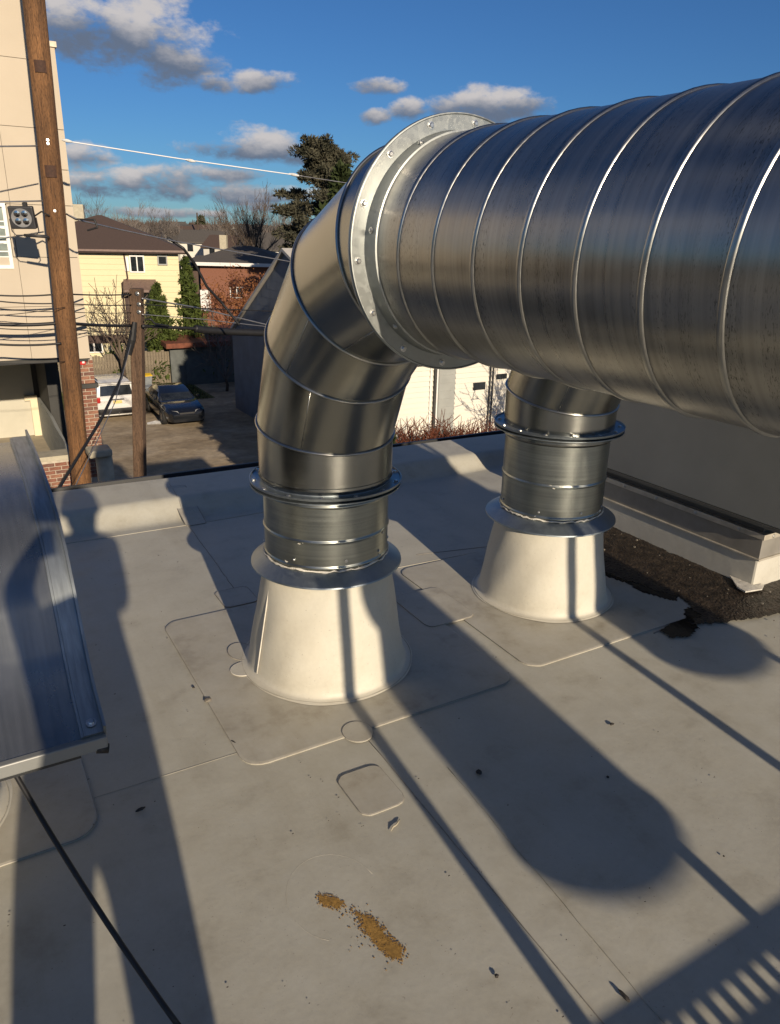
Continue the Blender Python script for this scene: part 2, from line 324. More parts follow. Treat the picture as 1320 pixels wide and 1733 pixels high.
# ================================================================== SETTING: our roof
ROOF_E, ROLL_B, ROLL_H = 4.70, 4.19, .095
def roof_z(x, y):
    z = .004*sin(1.3*x+.7*y) + .003*sin(3.1*y-1.1*x)
    if abs(x-.9) < 3 and -1 < y < 4: z *= .4
    t = (y-ROLL_B)/.17
    if t > 0: t = min(t, 1); z = ROLL_H*(3*t*t-2*t**3) + .012*max(0, min(1, (y-ROLL_B-.17)/.3)) + .005*sin(2.3*x+1.2)*t
    return z
mb = MB(); xs = [-9+.25*i for i in range(77)]; ys = [-9+.5*i for i in range(26)] + [4.02, 4.1, 4.15] + [ROLL_B+.02*i for i in range(14)] + [4.5, 4.6, 4.68, ROOF_E]
ys = sorted(set(ys)); nx = len(xs)
mb.v = [Vector((x, y, roof_z(x, y))) for y in ys for x in xs]
mb.f = [(j*nx+i, j*nx+i+1, (j+1)*nx+i+1, (j+1)*nx+i) for j in range(len(ys)-1) for i in range(nx-1)]
roof = struct(mb.build('flat_roof', 'roof_membrane', smooth=True))
MB().box(-9, 10, -9, ROOF_E-.02, ZG, -.03).build('building_wall', 'concrete', roof)
# dark metal drip edge and gutter along the far edge
mb = MB(); prof = [(ROOF_E+.002, .088), (ROOF_E+.02, .096), (ROOF_E+.035, .06), (ROOF_E+.035, .0), (ROOF_E+.06, -.02), (ROOF_E+.20, -.02), (ROOF_E+.21, .065), (ROOF_E+.235, .065), (ROOF_E+.235, -.07), (ROOF_E+.002, -.07)]
mb.prism(prof, 'x', -9, 10).build('gutter', 'hood_dark', roof)
# membrane patches and seams, all lying on the deck
def rrect(x0, x1, y0, y1, r, n=6, jit=.004):
    P = []
    for cx, cy, a0 in ((x1-r, y1-r, 0), (x0+r, y1-r, 90), (x0+r, y0+r, 180), (x1-r, y0+r, 270)):
        for k in range(n+1): a = rad(a0+90*k/n); P.append((cx+r*cos(a)+random.uniform(-jit, jit)*.3, cy+r*sin(a)+random.uniform(-jit, jit)*.3))
    return P
def patch(name, P, z0, mat='patch_membrane', th=.0035, edge='seam_dark', ew=.0013, edges=None):
    n = len(P); mb = MB(); c = (sum(p[0] for p in P)/n, sum(p[1] for p in P)/n)
    ins = [(p[0]+(c[0]-p[0])*.012, p[1]+(c[1]-p[1])*.012) for p in P]
    b = mb.add([(p[0], p[1], roof_z(*p)+z0-.004) for p in P]+[(p[0], p[1], roof_z(*p)+z0+th*.7) for p in P]+[(p[0], p[1], roof_z(*p)+z0+th) for p in ins], [])
    mb.f += [(i, (i+1) % n, n+(i+1) % n, n+i) for i in range(n)]+[(n+i, n+(i+1) % n, 2*n+(i+1) % n, 2*n+i) for i in range(n)]+[tuple(2*n+i for i in range(n))]
    o = mb.build(name, mat, roof)
    if edge:
        pts = [Vector((p[0], p[1], roof_z(*p)+z0+th*.4)) for p in P]; MB().tube(pts+[pts[0]], ew, 5, False).build('seam_bead', edge, o, smooth=True)
    return o
def ell(cx, cy, a, b, n=28): return [(cx+a*cos(2*pi*k/n), cy+b*sin(2*pi*k/n)) for k in range(n)]
patch('membrane_patch', rrect(.61, 1.70, 1.895, 2.965, .07), .003, 'patch_membrane', .004)
patch('membrane_patch', rrect(1.80, 2.86, 1.93, 2.98, .07), .003, 'patch_membrane', .004)
patch('membrane_patch', rrect(1.615, 1.87, 2.39, 2.72, .04), .0085, 'patch_membrane', .003)
patch('membrane_patch', rrect(.835, .985, 1.53, 1.725, .035), .003, 'patch_membrane', .003, 'seam_dark', .0017)
patch('membrane_patch', ell(1.005, 1.895, .052, .056), .0085, 'patch_membrane', .002, 'seam_dark', .0013)
patch('membrane_patch', ell(.80, 2.45, .055, .05), .0085, 'boot_membrane', .002, 'sealant_edge', .0016)
patch('membrane_patch', ell(.83, 2.58, .05, .07), .0085, 'patch_membrane', .002, 'seam_dark', .002)
patch('membrane_patch', rrect(.90, 1.06, 2.98, 3.16, .03), .003, 'patch_membrane', .002, 'seam_dark', .002)
patch('membrane_patch', rrect(1.03, 1.15, 4.08, 4.52, .02, jit=.002), .003, 'patch_membrane', .002, 'seam_dark', .0018)
patch('membrane_patch', rrect(-.66, .16, 1.84, 2.62, .08), .003, 'patch_membrane', .004, 'seam_dark', .0016)
def seam(pts, r=.0013, mat='seam_dark', zo=.001):
    MB().tube([(x, y, roof_z(x, y)+zo) for x, y in pts], r, 5).build('roof_seam', mat, roof, smooth=True)
def line(a, b, n=24, j=.003): return [(a[0]+(b[0]-a[0])*i/n+random.uniform(-j, j), a[1]+(b[1]-a[1])*i/n) for i in range(n+1)]
seam(line((1.02, 1.88), (.98, -1.5)), .0014); seam(line((1.07, 4.60), (1.0, 3.16), 30)); seam(line((2.0, 3.11), (3.22, 2.86))); seam(line((-.6, 2.0), (.62, 1.99)), .0008, 'patch_membrane')
seam(line((1.18, 1.6), (1.09, .2)), .0012, 'patch_membrane'); seam([(.06+.0, 4.12), (.6, 4.105), (1.1, 4.1), (1.6, 4.11)], .0022, 'patch_membrane')
seam(line((2.47, 1.905), (2.86, 1.935), 10), .003); seam([(.64+.12*cos(a), 1.33+.14*sin(a)) for a in [rad(5+10*k) for k in range(24)]], .0005, 'patch_membrane', .0)
seam(line((1.62, 3.02), (3.2, 2.95)), .0018, 'patch_membrane')
# ================================================================== DUCTS
N_ = 96
DZ, DR = 1.577, .256
def ring_y(u, y, z, r, n=N_): return [(u+r*cos(2*pi*k/n+.3), y, z+r*sin(2*pi*k/n+.3)) for k in range(n)]
def bolts(parent, org, pts, r=.008, h=.008, axis='y', mat='bolt_steel', name='bolt'):
    me = None
    for p, nrm in pts:
        if me is None:
            m = MB(); m.lathe([(r*1.5, 0), (r*1.5, .0018), (r, .002), (r, h*.75), (r*.7, h)], 8); m.f.append(tuple(range(len(m.v)-8, len(m.v)))); me = m.mesh(name, mat)
        o = bpy.data.objects.new(name, me); COL.objects.link(o); o.parent = parent; o.location = Vector(p)-Vector(org); o.rotation_euler = Vector(nrm).to_track_quat('Z', 'Y').to_euler()
def riser_and_duct(u, v, base_r, zf1, rf1, zf2, rf2, vflange, vend, label, group, name='spiral_duct'):
    org = (u, v, 0)
    t = thing(name, label, 'duct', org, 0, group)
    rc = .232
    # collar between the two flanges with rolled beads
    prof = [(rc, zf1-.03)]
    for zb in (zf1+.05, zf1+(zf2-zf1)*.47, zf2-.035):
        prof += [(rc, zb-.007), (rc+.0025, zb-.004), (rc+.0045, zb), (rc+.0025, zb+.004), (rc, zb+.007)]
    prof += [(rc, zf2)]
    MB(org).lathe(prof, 96, (u, v)).build('collar', 'collar_steel', t, smooth=True)
    # storm collar skirt
    o = MB(org).lathe([(rc+.001, zf1+.036), (rc+.004, zf1+.034), (rf1, zf1), (rf1+.001, zf1-.006), (rf1-.003, zf1-.006), (rc+.004, zf1+.022)], 96, (u, v)).build('storm_collar', 'flange_blue', t, smooth=True, sharp=50)
    m = MB(org); R = []
    for k in range(97):
        a = 2*pi*k/96; R.append((u+(rc+.004)*cos(a), v+(rc+.004)*sin(a), zf1+.040+random.uniform(-.003, .004)))
    m.tube(R, [random.uniform(.002, .0055) for _ in R], 6, False).build('sealant_bead', 'sealant', o, smooth=True)
    # seam and overlap strip of the collar
    # upper bolted ring
    m = MB(org).lathe([(rc, zf2-.012), (rc+.012, zf2-.010), (rf2, zf2-.010), (rf2, zf2-.006), (rc+.01, zf2-.004), (rc+.01, zf2+.001), (rf2-.001, zf2+.003), (rf2+.001, zf2+.012), (rf2-.003, zf2+.013), (rf2-.005, zf2+.007), (rc+.006, zf2+.007), (rc+.003, zf2+.03), (rc, zf2+.03)], 96, (u, v))
    o = m.build('bolted_flange', 'flange_blue', t, smooth=True, sharp=35)
    bolts(o, org, [((u+(rc+.032)*cos(a), v+(rc+.032)*sin(a), zf2+.006), (0, 0, 1)) for a in [2*pi*(k+.4)/14 for k in range(14)]])
    bolts(t, org, [((u+(rc+.001)*cos(a), v+(rc+.001)*sin(a), zf1+.075), (cos(a), sin(a), 0)) for a in [rad(x) for x in (215, 262, 300, 335, 160, 20)]], .004, .004, name='screw')
    # elbow
    RB = v - vflange; zc = DZ - RB; r = .243
    pr = [(rc+.004, zf2), (rc+.006, zc-.035), (rc+.009, zc-.03), (rc+.014, zc-.024), (rc+.009, zc-.018), (r, zc-.014), (r, zc)]
    MB(org).lathe(pr, 96, (u, v)).build('elbow_base_ring', 'elbow_steel', t, smooth=True)
    oy = v - RB; th = [0, 11.25, 33.75, 56.25, 78.75, 90]
    def ering(a, rr):
        a_ = rad(a); sc = 1 if a in (0, 90) else 1/cos(rad(11.25))
        return [(u+rr*sin(2*pi*k/N_), oy+cos(a_)*(RB+rr*cos(2*pi*k/N_))*sc, zc+sin(a_)*(RB+rr*cos(2*pi*k/N_))*sc) for k in range(N_)]
    rad_at = lambda a: r + (DR-.002-r)*a/90
    for a, b in zip(th, th[1:]):
        A, B = ering(a, rad_at(a)), ering(b, rad_at(b))
        Rs = [[tuple(Vector(p).lerp(Vector(q), s)) for p, q in zip(A, B)] for s in (0, .25, .5, .75, 1)]
        MB(org).rings(Rs).build('gore', 'elbow_steel', t, smooth=True)
    for (a, b), k in zip(list(zip(th, th[1:]))[1:4], (60, 66, 58)):
        p_, q_ = ering(a, rad_at(a)+.0006)[k], ering(b, rad_at(b)+.0006)[k]; MB(org).tube([p_, q_], .0013, 6).build('lap_seam', 'rib_steel', t, smooth=True)
    for i in range(16):
        a = rad(random.uniform(190, 330)); z = random.choice((zf1+.05, zf1+(zf2-zf1)*.47, zf1+.05))+random.uniform(-.012, .012); m = MB(org); rr = rc+.0015
        m.tube([(u+rr*cos(a+.02*j), v+rr*sin(a+.02*j), z+random.uniform(-.004, .004)) for j in range(4)], [.0006, random.uniform(.001, .0028), random.uniform(.001, .0024), .0006], 6).build('sealant_smear', 'sealant', t, smooth=True)
    for a in th[1:-1]:
        c = ering(a, rad_at(a)+.002); MB(org).tube(c+[c[0]], .0048, 8, False).build('gore_seam', 'rib_steel', t, smooth=True)
    # lap seam strips on two gores
    # big flange between elbow and straight duct
    ro = .299
    def prof_y(P): return [ring_y(u, y, DZ, rr) for rr, y in P]
    f = MB(org).rings(prof_y([(DR-.001, vflange+.03), (DR+.004, vflange+.03), (DR+.005, vflange+.006), (ro-.002, vflange+.005), (ro, vflange+.009), (ro+.0015, vflange+.002), (ro, vflange-.001), (DR+.006, vflange-.002)])).build('flange_ring', 'flange_blue', t, smooth=True, sharp=35)
    f2 = MB(org).rings(prof_y([(ro-.001, vflange-.0015), (ro+.0005, vflange-.008), (ro-.002, vflange-.0085), (ro-.004, vflange-.005), (DR+.007, vflange-.005), (DR+.005, vflange-.008), (DR+.004, vflange-.052), (DR-.001, vflange-.053)])).build('flange_ring', 'flange_steel', t, smooth=True, sharp=35)
    angs = [2*pi*(k+.25)/14 for k in range(14)]
    bolts(f2, org, [((u+(DR+.025)*cos(a), vflange-.005, DZ+(DR+.025)*sin(a)), (0, -1, 0)) for a in angs], .006, .007)
    bolts(f2, org, [((u+(DR+.005)*cos(a), vflange-.03, DZ+(DR+.005)*sin(a)), (cos(a), 0, sin(a))) for a in [x+.2 for x in angs[::2]]], .005, .005, name='screw')
    # straight spiral duct
    nseg = int(abs(vflange-vend)/.15); Rs = [ring_y(u, vflange+(vend-vflange)*i/nseg, DZ, DR) for i in range(nseg+1)]
    MB(org).rings(Rs).build('straight_duct', 'duct_steel', t, smooth=True)
    pitch = .1385; y0 = vflange-.085; turns = (y0-vend-.05)/pitch; SEG = 72; rib = [(-.0062, -.001), (-.0048, .0026), (-.0023, .0042), (0, .0033), (.0023, .0042), (.0048, .0026), (.0062, -.001)]
    R = []
    for i in range(int(turns*SEG)+1):
        a = -2*pi*i/SEG - .4; yy = y0 - pitch*i/SEG
        R.append([(u+(DR+h)*cos(a), yy+d, DZ+(DR+h)*sin(a)) for d, h in rib])
    MB(org).rings(R, closed=False).build('spiral_seam', 'rib_steel', t, smooth=True)
    # near end: flange and a short gooseneck turned down
    MB(org).rings(prof_y([(DR, vend+.05), (DR+.005, vend+.05), (DR+.006, vend+.004), (ro, vend+.003), (ro, vend-.004), (DR+.006, vend-.005)])).build('flange_ring', 'flange_steel', t, smooth=True, sharp=35)
    R2 = .45; z2 = DZ - R2; tg = [90, 112.5, 157.5, 180]
    def gring(a):
        a_ = rad(a); sc = 1 if a in (90, 180) else 1/cos(rad(22.5)); rr = DR-.003
        return [(u+rr*sin(2*pi*k/N_), vend+cos(a_)*(R2+rr*cos(2*pi*k/N_))*sc, z2+sin(a_)*(R2+rr*cos(2*pi*k/N_))*sc) for k in range(N_)]
    for a, b in zip(tg, tg[1:]): MB(org).rings([gring(a), gring(b)]).build('gore', 'elbow_steel', t, smooth=True)
    for a in tg[1:-1]: c = gring(a); MB(org).tube(c+[c[0]], .0048, 8, False).build('gore_seam', 'rib_steel', t, smooth=True)
    MB(org).lathe([(DR-.003, z2), (DR-.003, z2-.12), (DR+.01, z2-.122), (DR+.01, z2-.126), (DR-.008, z2-.126)], 96, (u, vend-R2)).build('outlet_collar', 'elbow_steel', t, smooth=True, sharp=40)
    return t
duct1 = riser_and_duct(1.130, 2.397, .317, .444, .286, .758, .279, 1.627, -1.52, 'big spiral duct in front, elbowing down to the left riser', 'spiral ducts on risers')
duct2 = riser_and_duct(2.313, 2.461, .335, .406, .298, .826, .287, 1.70, -.98, 'spiral duct behind, its riser standing beside the dark rooftop unit', 'spiral ducts on risers')
def boot(u, v, rb, zt, rt, label, sa=186):
    org = (u, v, 0); t = thing('pipe_boot', label, 'pipe boot', org, 0, 'conical pipe boots')
    prof = [(rb+.034, .0085), (rb+.024, .0115), (rb+.010, .0125), (rb+.003, .018), (rb-.002, .032)]
    for i in range(1, 13): s = i/12; prof.append((rb-.002+(rt-rb+.002)*s, .035+(zt-.035)*s))
    m = MB(org); n = 96
    m.rings([[(u+(r+.0032*sin(3*a+1)*sin(7*z+1)+.0022*sin(5*a+9*z)+.0012*sin(11*a-23*z))*cos(a), v+(r+.0032*sin(3*a+1)*sin(7*z+1)+.0022*sin(5*a+9*z)+.0012*sin(11*a-23*z))*sin(a), z) for a in [2*pi*k/n for k in range(n)]] for r, z in prof])
    m.build('cone', 'boot_membrane', t, smooth=True)
    m = MB(org); m.tube([(u+(rb+.027)*cos(2*pi*k/96), v+(rb+.027)*sin(2*pi*k/96), .0112+random.uniform(-.0008, .0008)) for k in range(97)], .0014, 5, False).build('base_bead', 'patch_membrane', t, smooth=True)
    a = rad(sa); pts = [(u+(rb+(rt-rb)*s+.001)*cos(a+.03*s), v+(rb+(rt-rb)*s+.001)*sin(a+.03*s), .03+(zt-.03)*s) for s in [i/10 for i in range(11)]]
    MB(org).tube(pts, .0028, 6).build('weld_seam', 'sealant_edge', t, smooth=True)
    return t
boot(1.130, 2.397, .312, .452, .238, 'cream conical pipe boot under the left duct riser')
boot(2.313, 2.461, .304, .412, .240, 'cream conical pipe boot under the right duct riser, near the wet dirt', 120)
# ================================================================== SUPPORT FRAMES behind the viewer (their shadows lie on the deck)
def frame(u, v, label, ext=.42):
    t = thing('support_frame', label, 'duct support', (u, v, 0), 0, 'strut frames carrying the ducts'); w_ = .29
    for s in (-1, 1):
        m = MB(); x = s*w_; m.box(x-.0205, x+.0205, -.0205, .0205, .012, 1.98).build('post', 'strut', t, bevel=.003)
        MB().box(x-.08, x+.08, -.08, .08, .006, .012).build('base_plate', 'strut', t)
    MB().box(-w_-.1, w_+.1, -.0205, .0205, 1.255, 1.296).build('crossbar', 'strut', t)
    # slotted lower bar: top and bottom web joined by bridges between the slots
    z0 = .31; m = MB(); L = w_+ext
    y0, y1 = -.045, -.0225
    m.box(-L, L, y0, y1, z0+.050, z0+.073); m.box(-L, L, y0, y1, z0-.02, z0+.024)
    k = int(2*L/.05)
    for i in range(k): x = -L+.05*i; m.box(x, x+.024, y0+.001, y1-.001, z0+.024, z0+.050)
    m.build('slotted_bar', 'strut', t)
    return t
frame(1.15, -.42, 'galvanized strut frame carrying the front duct, nearest the viewer')
frame(2.31, -.32, 'galvanized strut frame carrying the rear duct, farther from the viewer', .05)
# ================================================================== LEFT HOOD on its own boot
def hood():
    org = (-.25, 2.1, 0); t = thing('exhaust_hood', 'blue grey sheet metal exhaust hood with standing edge flange at the left', 'vent hood', org)
    P = [(1.49, .562), (1.60, .612), (1.675, .69), (1.735, .775), (1.80, .86), (1.875, .912), (1.975, .945), (2.10, .966), (2.22, .976), (2.36, .984), (2.5, .985)]
    x0, x1 = -1.1, .165
    m = MB(org)
    # sheet with thickness
    R = [[(x, y, z) for x in (x0, -.6, -.1, .08, .1145)] for y, z in P]; m.rings(R, closed=False)
    o = m.build('hood_sheet', 'hood_steel', t, smooth=True)
    # raised edge band
    def off(P, d): 
        out = []
        for i, (y, z) in enumerate(P):
            a = P[max(i-1, 0)]; b = P[min(i+1, len(P)-1)]; ty, tz = b[0]-a[0], b[1]-a[1]; l = math.hypot(ty, tz); out.append((y-tz/l*d, z+ty/l*d))
        return out
    for xa, xb, d0, d1, nm, mt in ((.1145, .120, -.004, .012, 'edge_step', 'hood_flange'), (.1205, .1598, -.004, .014, 'edge_band', 'hood_flange'), (.160, .166, -.03, .034, 'standing_flange', 'hood_flange')):
        A, B = off(P, d0), off(P, d1); m = MB(org)
        m.rings([[(xa, a[0], a[1]), (xa, b[0], b[1]), (xb, b[0], b[1]), (xb, a[0], a[1])] for a, b in zip(A, B)], cap=True)
        m.build(nm, mt, t, smooth=True, sharp=45)
    m = MB(org).box(x0, .165, 1.474, 1.493, .535, .566).build('front_lip', 'unit_paint', t, bevel=.003)
    MB(org).box(x0, .11, 1.495, 2.49, .515, .53).build('hood_floor', 'hood_dark', t)
    MB(org).prism([(y, z-.004) for y, z in P]+[(2.5, .535), (1.495, .535)], 'x', .085, .10).build('side_panel', 'hood_dark', t)
    MB(org).tube([(.142, 1.484, .536), (.166, 1.481, .53)], .011, 12).build('corner_bumper', 'black_rubber', t, smooth=True)
    b = off(P, .016); q = Vector((.14, (b[0][0]+b[1][0])/2-.03, (b[0][1]+b[1][1])/2-.012)); nrm = Vector((0, -(P[1][1]-P[0][1]), P[1][0]-P[0][0])).normalized()
    bolts(t, org, [(q, nrm)], .0075, .007)
    for (px_, py_, w_, h_) in ((-.12, 1.555, .03, .018), (-.32, 1.86, .02, .03)):
        zz = [z for y, z in P if y <= py_][-1]; i = [k for k in range(len(P)-1) if P[k][0] <= py_ < P[k+1][0]][0]; s = (py_-P[i][0])/(P[i+1][0]-P[i][0]); zz = P[i][1]+s*(P[i+1][1]-P[i][1])
        T = Vector((0, P[i+1][0]-P[i][0], P[i+1][1]-P[i][1])).normalized(); Nn = Vector((0, -T.z, T.y))
        MB(org).obox(Vector((px_, py_, zz))+Nn*.0025, Vector((w_, 0, 0)), T*h_, Nn*.001).build('tape_scrap', 'hood_flange', t)
    # stem under the hood
    MB(org).lathe([(.19, .2), (.19, .51)], 64, (-.33, 2.13)).build('stem', 'flashing_light', t, smooth=True)
hood()
t_ = boot(-.33, 2.13, .25, .30, .20, 'cream conical pipe boot in the lower left under the metal hood')
a_, b_ = G(20, 1300, .42), G(305, 1740, .02); m = MB(a_)
mid = [a_ + (b_-a_)*s + Vector((0, 0, -.03*4*s*(1-s))) for s in [i/12 for i in range(13)]]
tag(m.tube([a_+Vector((.0, .05, .09))]+mid, .0062, 8).build('tie_down_cable', 'black_rubber', smooth=True), 'taut black cable running from the metal hood down to the deck', 'cable')
# ================================================================== ROOFTOP UNIT and curb
def rtu():
    org = (4.3, 3.3, 0); t = thing('rooftop_unit', 'dark grey rooftop unit on a membrane covered curb at the right', 'HVAC unit', org)
    u0, v0, u1, v1 = 3.25, 1.98, 5.6, 3.66
    MB(org).box(u0, u1, v0, v1, -.01, .165).build('curb', 'roll_membrane', t, bevel=.012)
    MB(org).box(u0-.012, u1+.012, v0-.012, v1, .158, .168).build('curb_ledge', 'flashing_light', t, bevel=.002)
    MB(org).box(u0-.004, u1+.004, v0-.004, v1, .168, .272).build('flashing_band', 'flashing', t, bevel=.002)
    MB(org).box(u0-.020, u1+.02, v0-.020, v1, .272, .300).build('flashing_cleat', 'flashing_light', t, bevel=.002)
    MB(org).box(u0+.01, u1, v0+.01, v1, .300, .345).build('base_rail', 'unit_frame', t)
    MB(org).box(u0-.05, u1+.05, v0-.16, v1, .345, .362).build('cabinet_base', 'unit_frame', t)
    # cabinet panels
    gap = .006; seams = [v0-.155, 3.02, v1]
    for a, b in zip(seams, seams[1:]): MB(org).box(u0-.045, u0-.02, a+gap/2, b-gap/2, .364, 1.02).build('side_panel', 'unit_paint', t, bevel=.003)
    MB(org).box(u0-.02, u1+.045, v0-.15, v1-.01, .363, 1.015).build('cabinet', 'unit_frame', t)
    MB(org).box(u0-.045, u1+.045, v0-.158, v0-.151, .364, 1.02).build('front_panel', 'unit_paint', t)
    MB(org).box(u0-.065, u1+.06, v0-.18, v1+.02, 1.02, 1.05).build('top_cover', 'unit_paint', t, bevel=.006)
    bolts(t, org, [((u0-.020, y, .286), (-1, 0, 0)) for y in (2.1, 2.36, 2.62, 2.85)]+[((u0+.05, v0-.020, .286), (0, -1, 0)), ((u0+.12, v0-.02, .286), (0, -1, 0))], .006, .005)
    P = [(u0-.005, v0+.13), (u0-.09, v0+.02), (u0-.10, v0-.03), (u0+.0, v0-.05), (u0+.06, v0-.02), (u0+.0, v0+.0)]
    m = MB(org); n = len(P); m.add([(x, y, .016+.01*random.random()) for x, y in P]+[(x, y, .028) for x, y in P], [tuple(range(n))[::-1], tuple(range(n, 2*n))]+[(i, (i+1) % n, n+(i+1) % n, n+i) for i in range(n)])
    m.build('loose_flap', 'sealant', t)
rtu()
# wet dirt drifted against the curb
def blobpoly(pts, jit, n=8):
    out = []
    for i, p in enumerate(pts):
        q = pts[(i+1) % len(pts)]
        for k in range(n): s = k/n; out.append((p[0]+(q[0]-p[0])*s+random.uniform(-jit, jit), p[1]+(q[1]-p[1])*s+random.uniform(-jit, jit)))
    return out
def sheet(P, h, z0, seed, res):
    rnd = random.Random(seed); m = MB(); xs_ = [p[0] for p in P]; ys_ = [p[1] for p in P]
    def inside(x, y):
        c = False; j = len(P)-1
        for i in range(len(P)):
            if (P[i][1] > y) != (P[j][1] > y) and x < (P[j][0]-P[i][0])*(y-P[i][1])/(P[j][1]-P[i][1])+P[i][0]: c = not c
            j = i
        return c
    nx_, ny_ = int((max(xs_)-min(xs_))/res)+1, int((max(ys_)-min(ys_))/res)+1; idx = {}
    for j in range(ny_+1):
        for i in range(nx_+1):
            x, y = min(xs_)+i*res, min(ys_)+j*res
            if inside(x, y):
                edge = min(1, min(math.hypot(x-p[0], y-p[1]) for p in P)/.05)
                idx[i, j] = len(m.v); m.v.append(Vector((x+rnd.uniform(-.3, .3)*res, y+rnd.uniform(-.3, .3)*res, z0+edge*h*(.35+.65*rnd.random()))))
    for (i, j) in idx:
        q = [(i, j), (i+1, j), (i+1, j+1), (i, j+1)]
        if all(k in idx for k in q): m.f.append(tuple(idx[k] for k in q))
    return m
dp = blobpoly([(3.26, 2.95), (2.95, 2.95), (2.72, 2.55), (2.78, 2.25), (2.84, 2.08), (2.78, 1.93), (2.66, 1.87), (2.86, 1.80), (3.12, 1.74), (3.5, 1.55), (3.9, 1.5), (4.0, 2.0), (3.26, 2.0)], .012)
dirt = tag(sheet(dp, .005, .0075, 3, .010).build('dirt_drift', 'dirt'), 'dark brown grit drifted along the foot of the rooftop unit curb', 'dirt', kind='stuff')
wp = blobpoly([(2.45, 1.905), (2.50, 1.885), (2.49, 1.83), (2.58, 1.80), (2.68, 1.83), (2.72, 1.88), (2.80, 1.90), (2.84, 1.99), (2.76, 2.0), (2.70, 1.93), (2.60, 1.93)], .007, 5)
tag(sheet(wp, .001, .0065, 5, .008).build('wet_stain', 'wet_dirt', smooth=True), 'glossy black wet stain spilling from the dirt onto the deck', 'stain', kind='stuff')
wp = blobpoly([(2.74, 2.62), (2.68, 2.5), (2.74, 2.3), (2.72, 2.2), (2.80, 2.05), (2.86, 2.1), (2.80, 2.35), (2.82, 2.55)], .008, 4)
tag(sheet(wp, .001, .0065, 6, .01).build('wet_stain', 'wet_dirt', smooth=True), 'glossy black wet margin between the dirt and the right pipe boot', 'stain', kind='stuff')
m = MB((3.0, 2.2, 0))
for i in range(70):
    p = random.choice(dp); x, y = 3.0+random.uniform(-.25, .9), 2.2+random.uniform(-.6, .7)
    if x > 3.25 and y > 1.97: continue
    if y > 1.75 and x < 2.8+.0: continue
    r = random.choice((.002, .0025, .003, .005)); m.obox((x, y, .011+r*.5), (r, r*.3, 0), (-r*.2, r*.8, .0), (0, .1*r, r*.6))
tag(m.build('grit_pebbles', 'pebble'), 'pale pebbles and chips scattered over the dark dirt', 'pebbles', kind='stuff')
# rust grains
m = MB((.66, 1.2, 0))
def spill(a, b, wd, n):
    for i in range(n):
        s = random.random(); x = a[0]+(b[0]-a[0])*s+random.gauss(0, wd); y = a[1]+(b[1]-a[1])*s+random.gauss(0, wd); r = random.choice((.0004, .0006, .0008, .0011, .0014))
        m.obox((x, y, roof_z(x, y)+.0015), (r, r*.4, 0), (-r*.5, r, 0), (0, 0, r*.3))
spill((.605, 1.335), (.64, 1.295), .008, 900); spill((.66, 1.265), (.685, 1.20), .006, 200); spill((.675, 1.225), (.685, 1.135), .010, 1700); spill((.69, 1.13), (.697, 1.105), .010, 1200); spill((.64, 1.31), (.68, 1.1), .02, 60)
tag(m.build('rust_spill', 'rust_grain'), 'orange brown grains spilled on the pale deck in the foreground', 'spill', kind='stuff')
# small debris on the deck
def crumb(name, x, y, r, lab, mat='debris', sq=(1, 1, .6), rz=0):
    bm = bmesh.new(); bmesh.ops.create_icosphere(bm, subdivisions=2, radius=r)
    for vv in bm.verts: vv.co = Vector((vv.co.x*sq[0], vv.co.y*sq[1], vv.co.z*sq[2]))*random.uniform(.75, 1.2)
    me = bpy.data.meshes.new(name); bm.to_mesh(me); bm.free(); me.materials.append(MATS[mat])
    o = bpy.data.objects.new(name, me); COL.objects.link(o); o.location = (x, y, roof_z(x, y)+r*sq[2]*.7+.004); o.rotation_euler = (0, 0, rz); return tag(o, lab, 'debris')
def at_px(x, y): p = G(x, y); return p.x, p.y
crumb('gravel_crumb', *at_px(810, 1310), .010, 'round dark pebble inside the big duct shadow'); crumb('twig_stub', *at_px(238, 1373), .006, 'short dark stick stub near the hood boot patch', sq=(2.4, .8, .7), rz=.2)
crumb('gravel_crumb', *at_px(352, 1188), .012, 'grey crumpled crumb on the left edge of the riser patch', 'pebble', (1.2, .9, .5)); crumb('gravel_crumb', *at_px(328, 1166), .005, 'tiny dark crumb above the grey one on the patch edge')
crumb('gravel_crumb', *at_px(1035, 1228), .007, 'small dark crumb on the lit strip right of the duct shadow', sq=(1.4, .8, .5)); crumb('gravel_crumb', *at_px(840, 1656), .005, 'tiny black crumb at the bottom beside the post shadow')
crumb('gravel_crumb', *at_px(1055, 1690), .010, 'dark elongated crumb in the slotted bar shadow', sq=(.6, 1.8, .5)); crumb('gravel_crumb', *at_px(1028, 1318), .005, 'tiny dark crumb pair member inside the duct shadow')
crumb('gravel_crumb', *at_px(1224, 1452), .003, 'speck of grit on the lit deck at the right'); crumb('gravel_crumb', *at_px(395, 1258), .004, 'black sliver on the lower left patch corner', sq=(.7, 3.0, .7), rz=.4)
x, y = at_px(670, 1400); m = MB((x, y, 0)); m.tube([(x-.024+.012*i, y-.012+.007*i+.003*sin(i*2), .006+.002*sin(i)) for i in range(5)], [.001, .003, .0022, .003, .001], 6)
tag(m.build('dry_leaf', 'dry_leaf', smooth=True), 'pale curled scrap of leaf below the small square patch', 'leaf')
m = MB((.7, 1.7, 0))
for i in range(500):
    x, y = random.uniform(-.6, 2.6), random.uniform(.4, 4.0); r = random.choice((.0004, .0005, .0007, .001)); m.obox((x, y, roof_z(x, y)+.006), (r*random.uniform(1, 3), 0, 0), (0, r, 0), (0, 0, r*.6))
tag(m.build('deck_specks', 'debris'), 'fine dark specks strewn all over the pale deck', 'specks', kind='stuff')
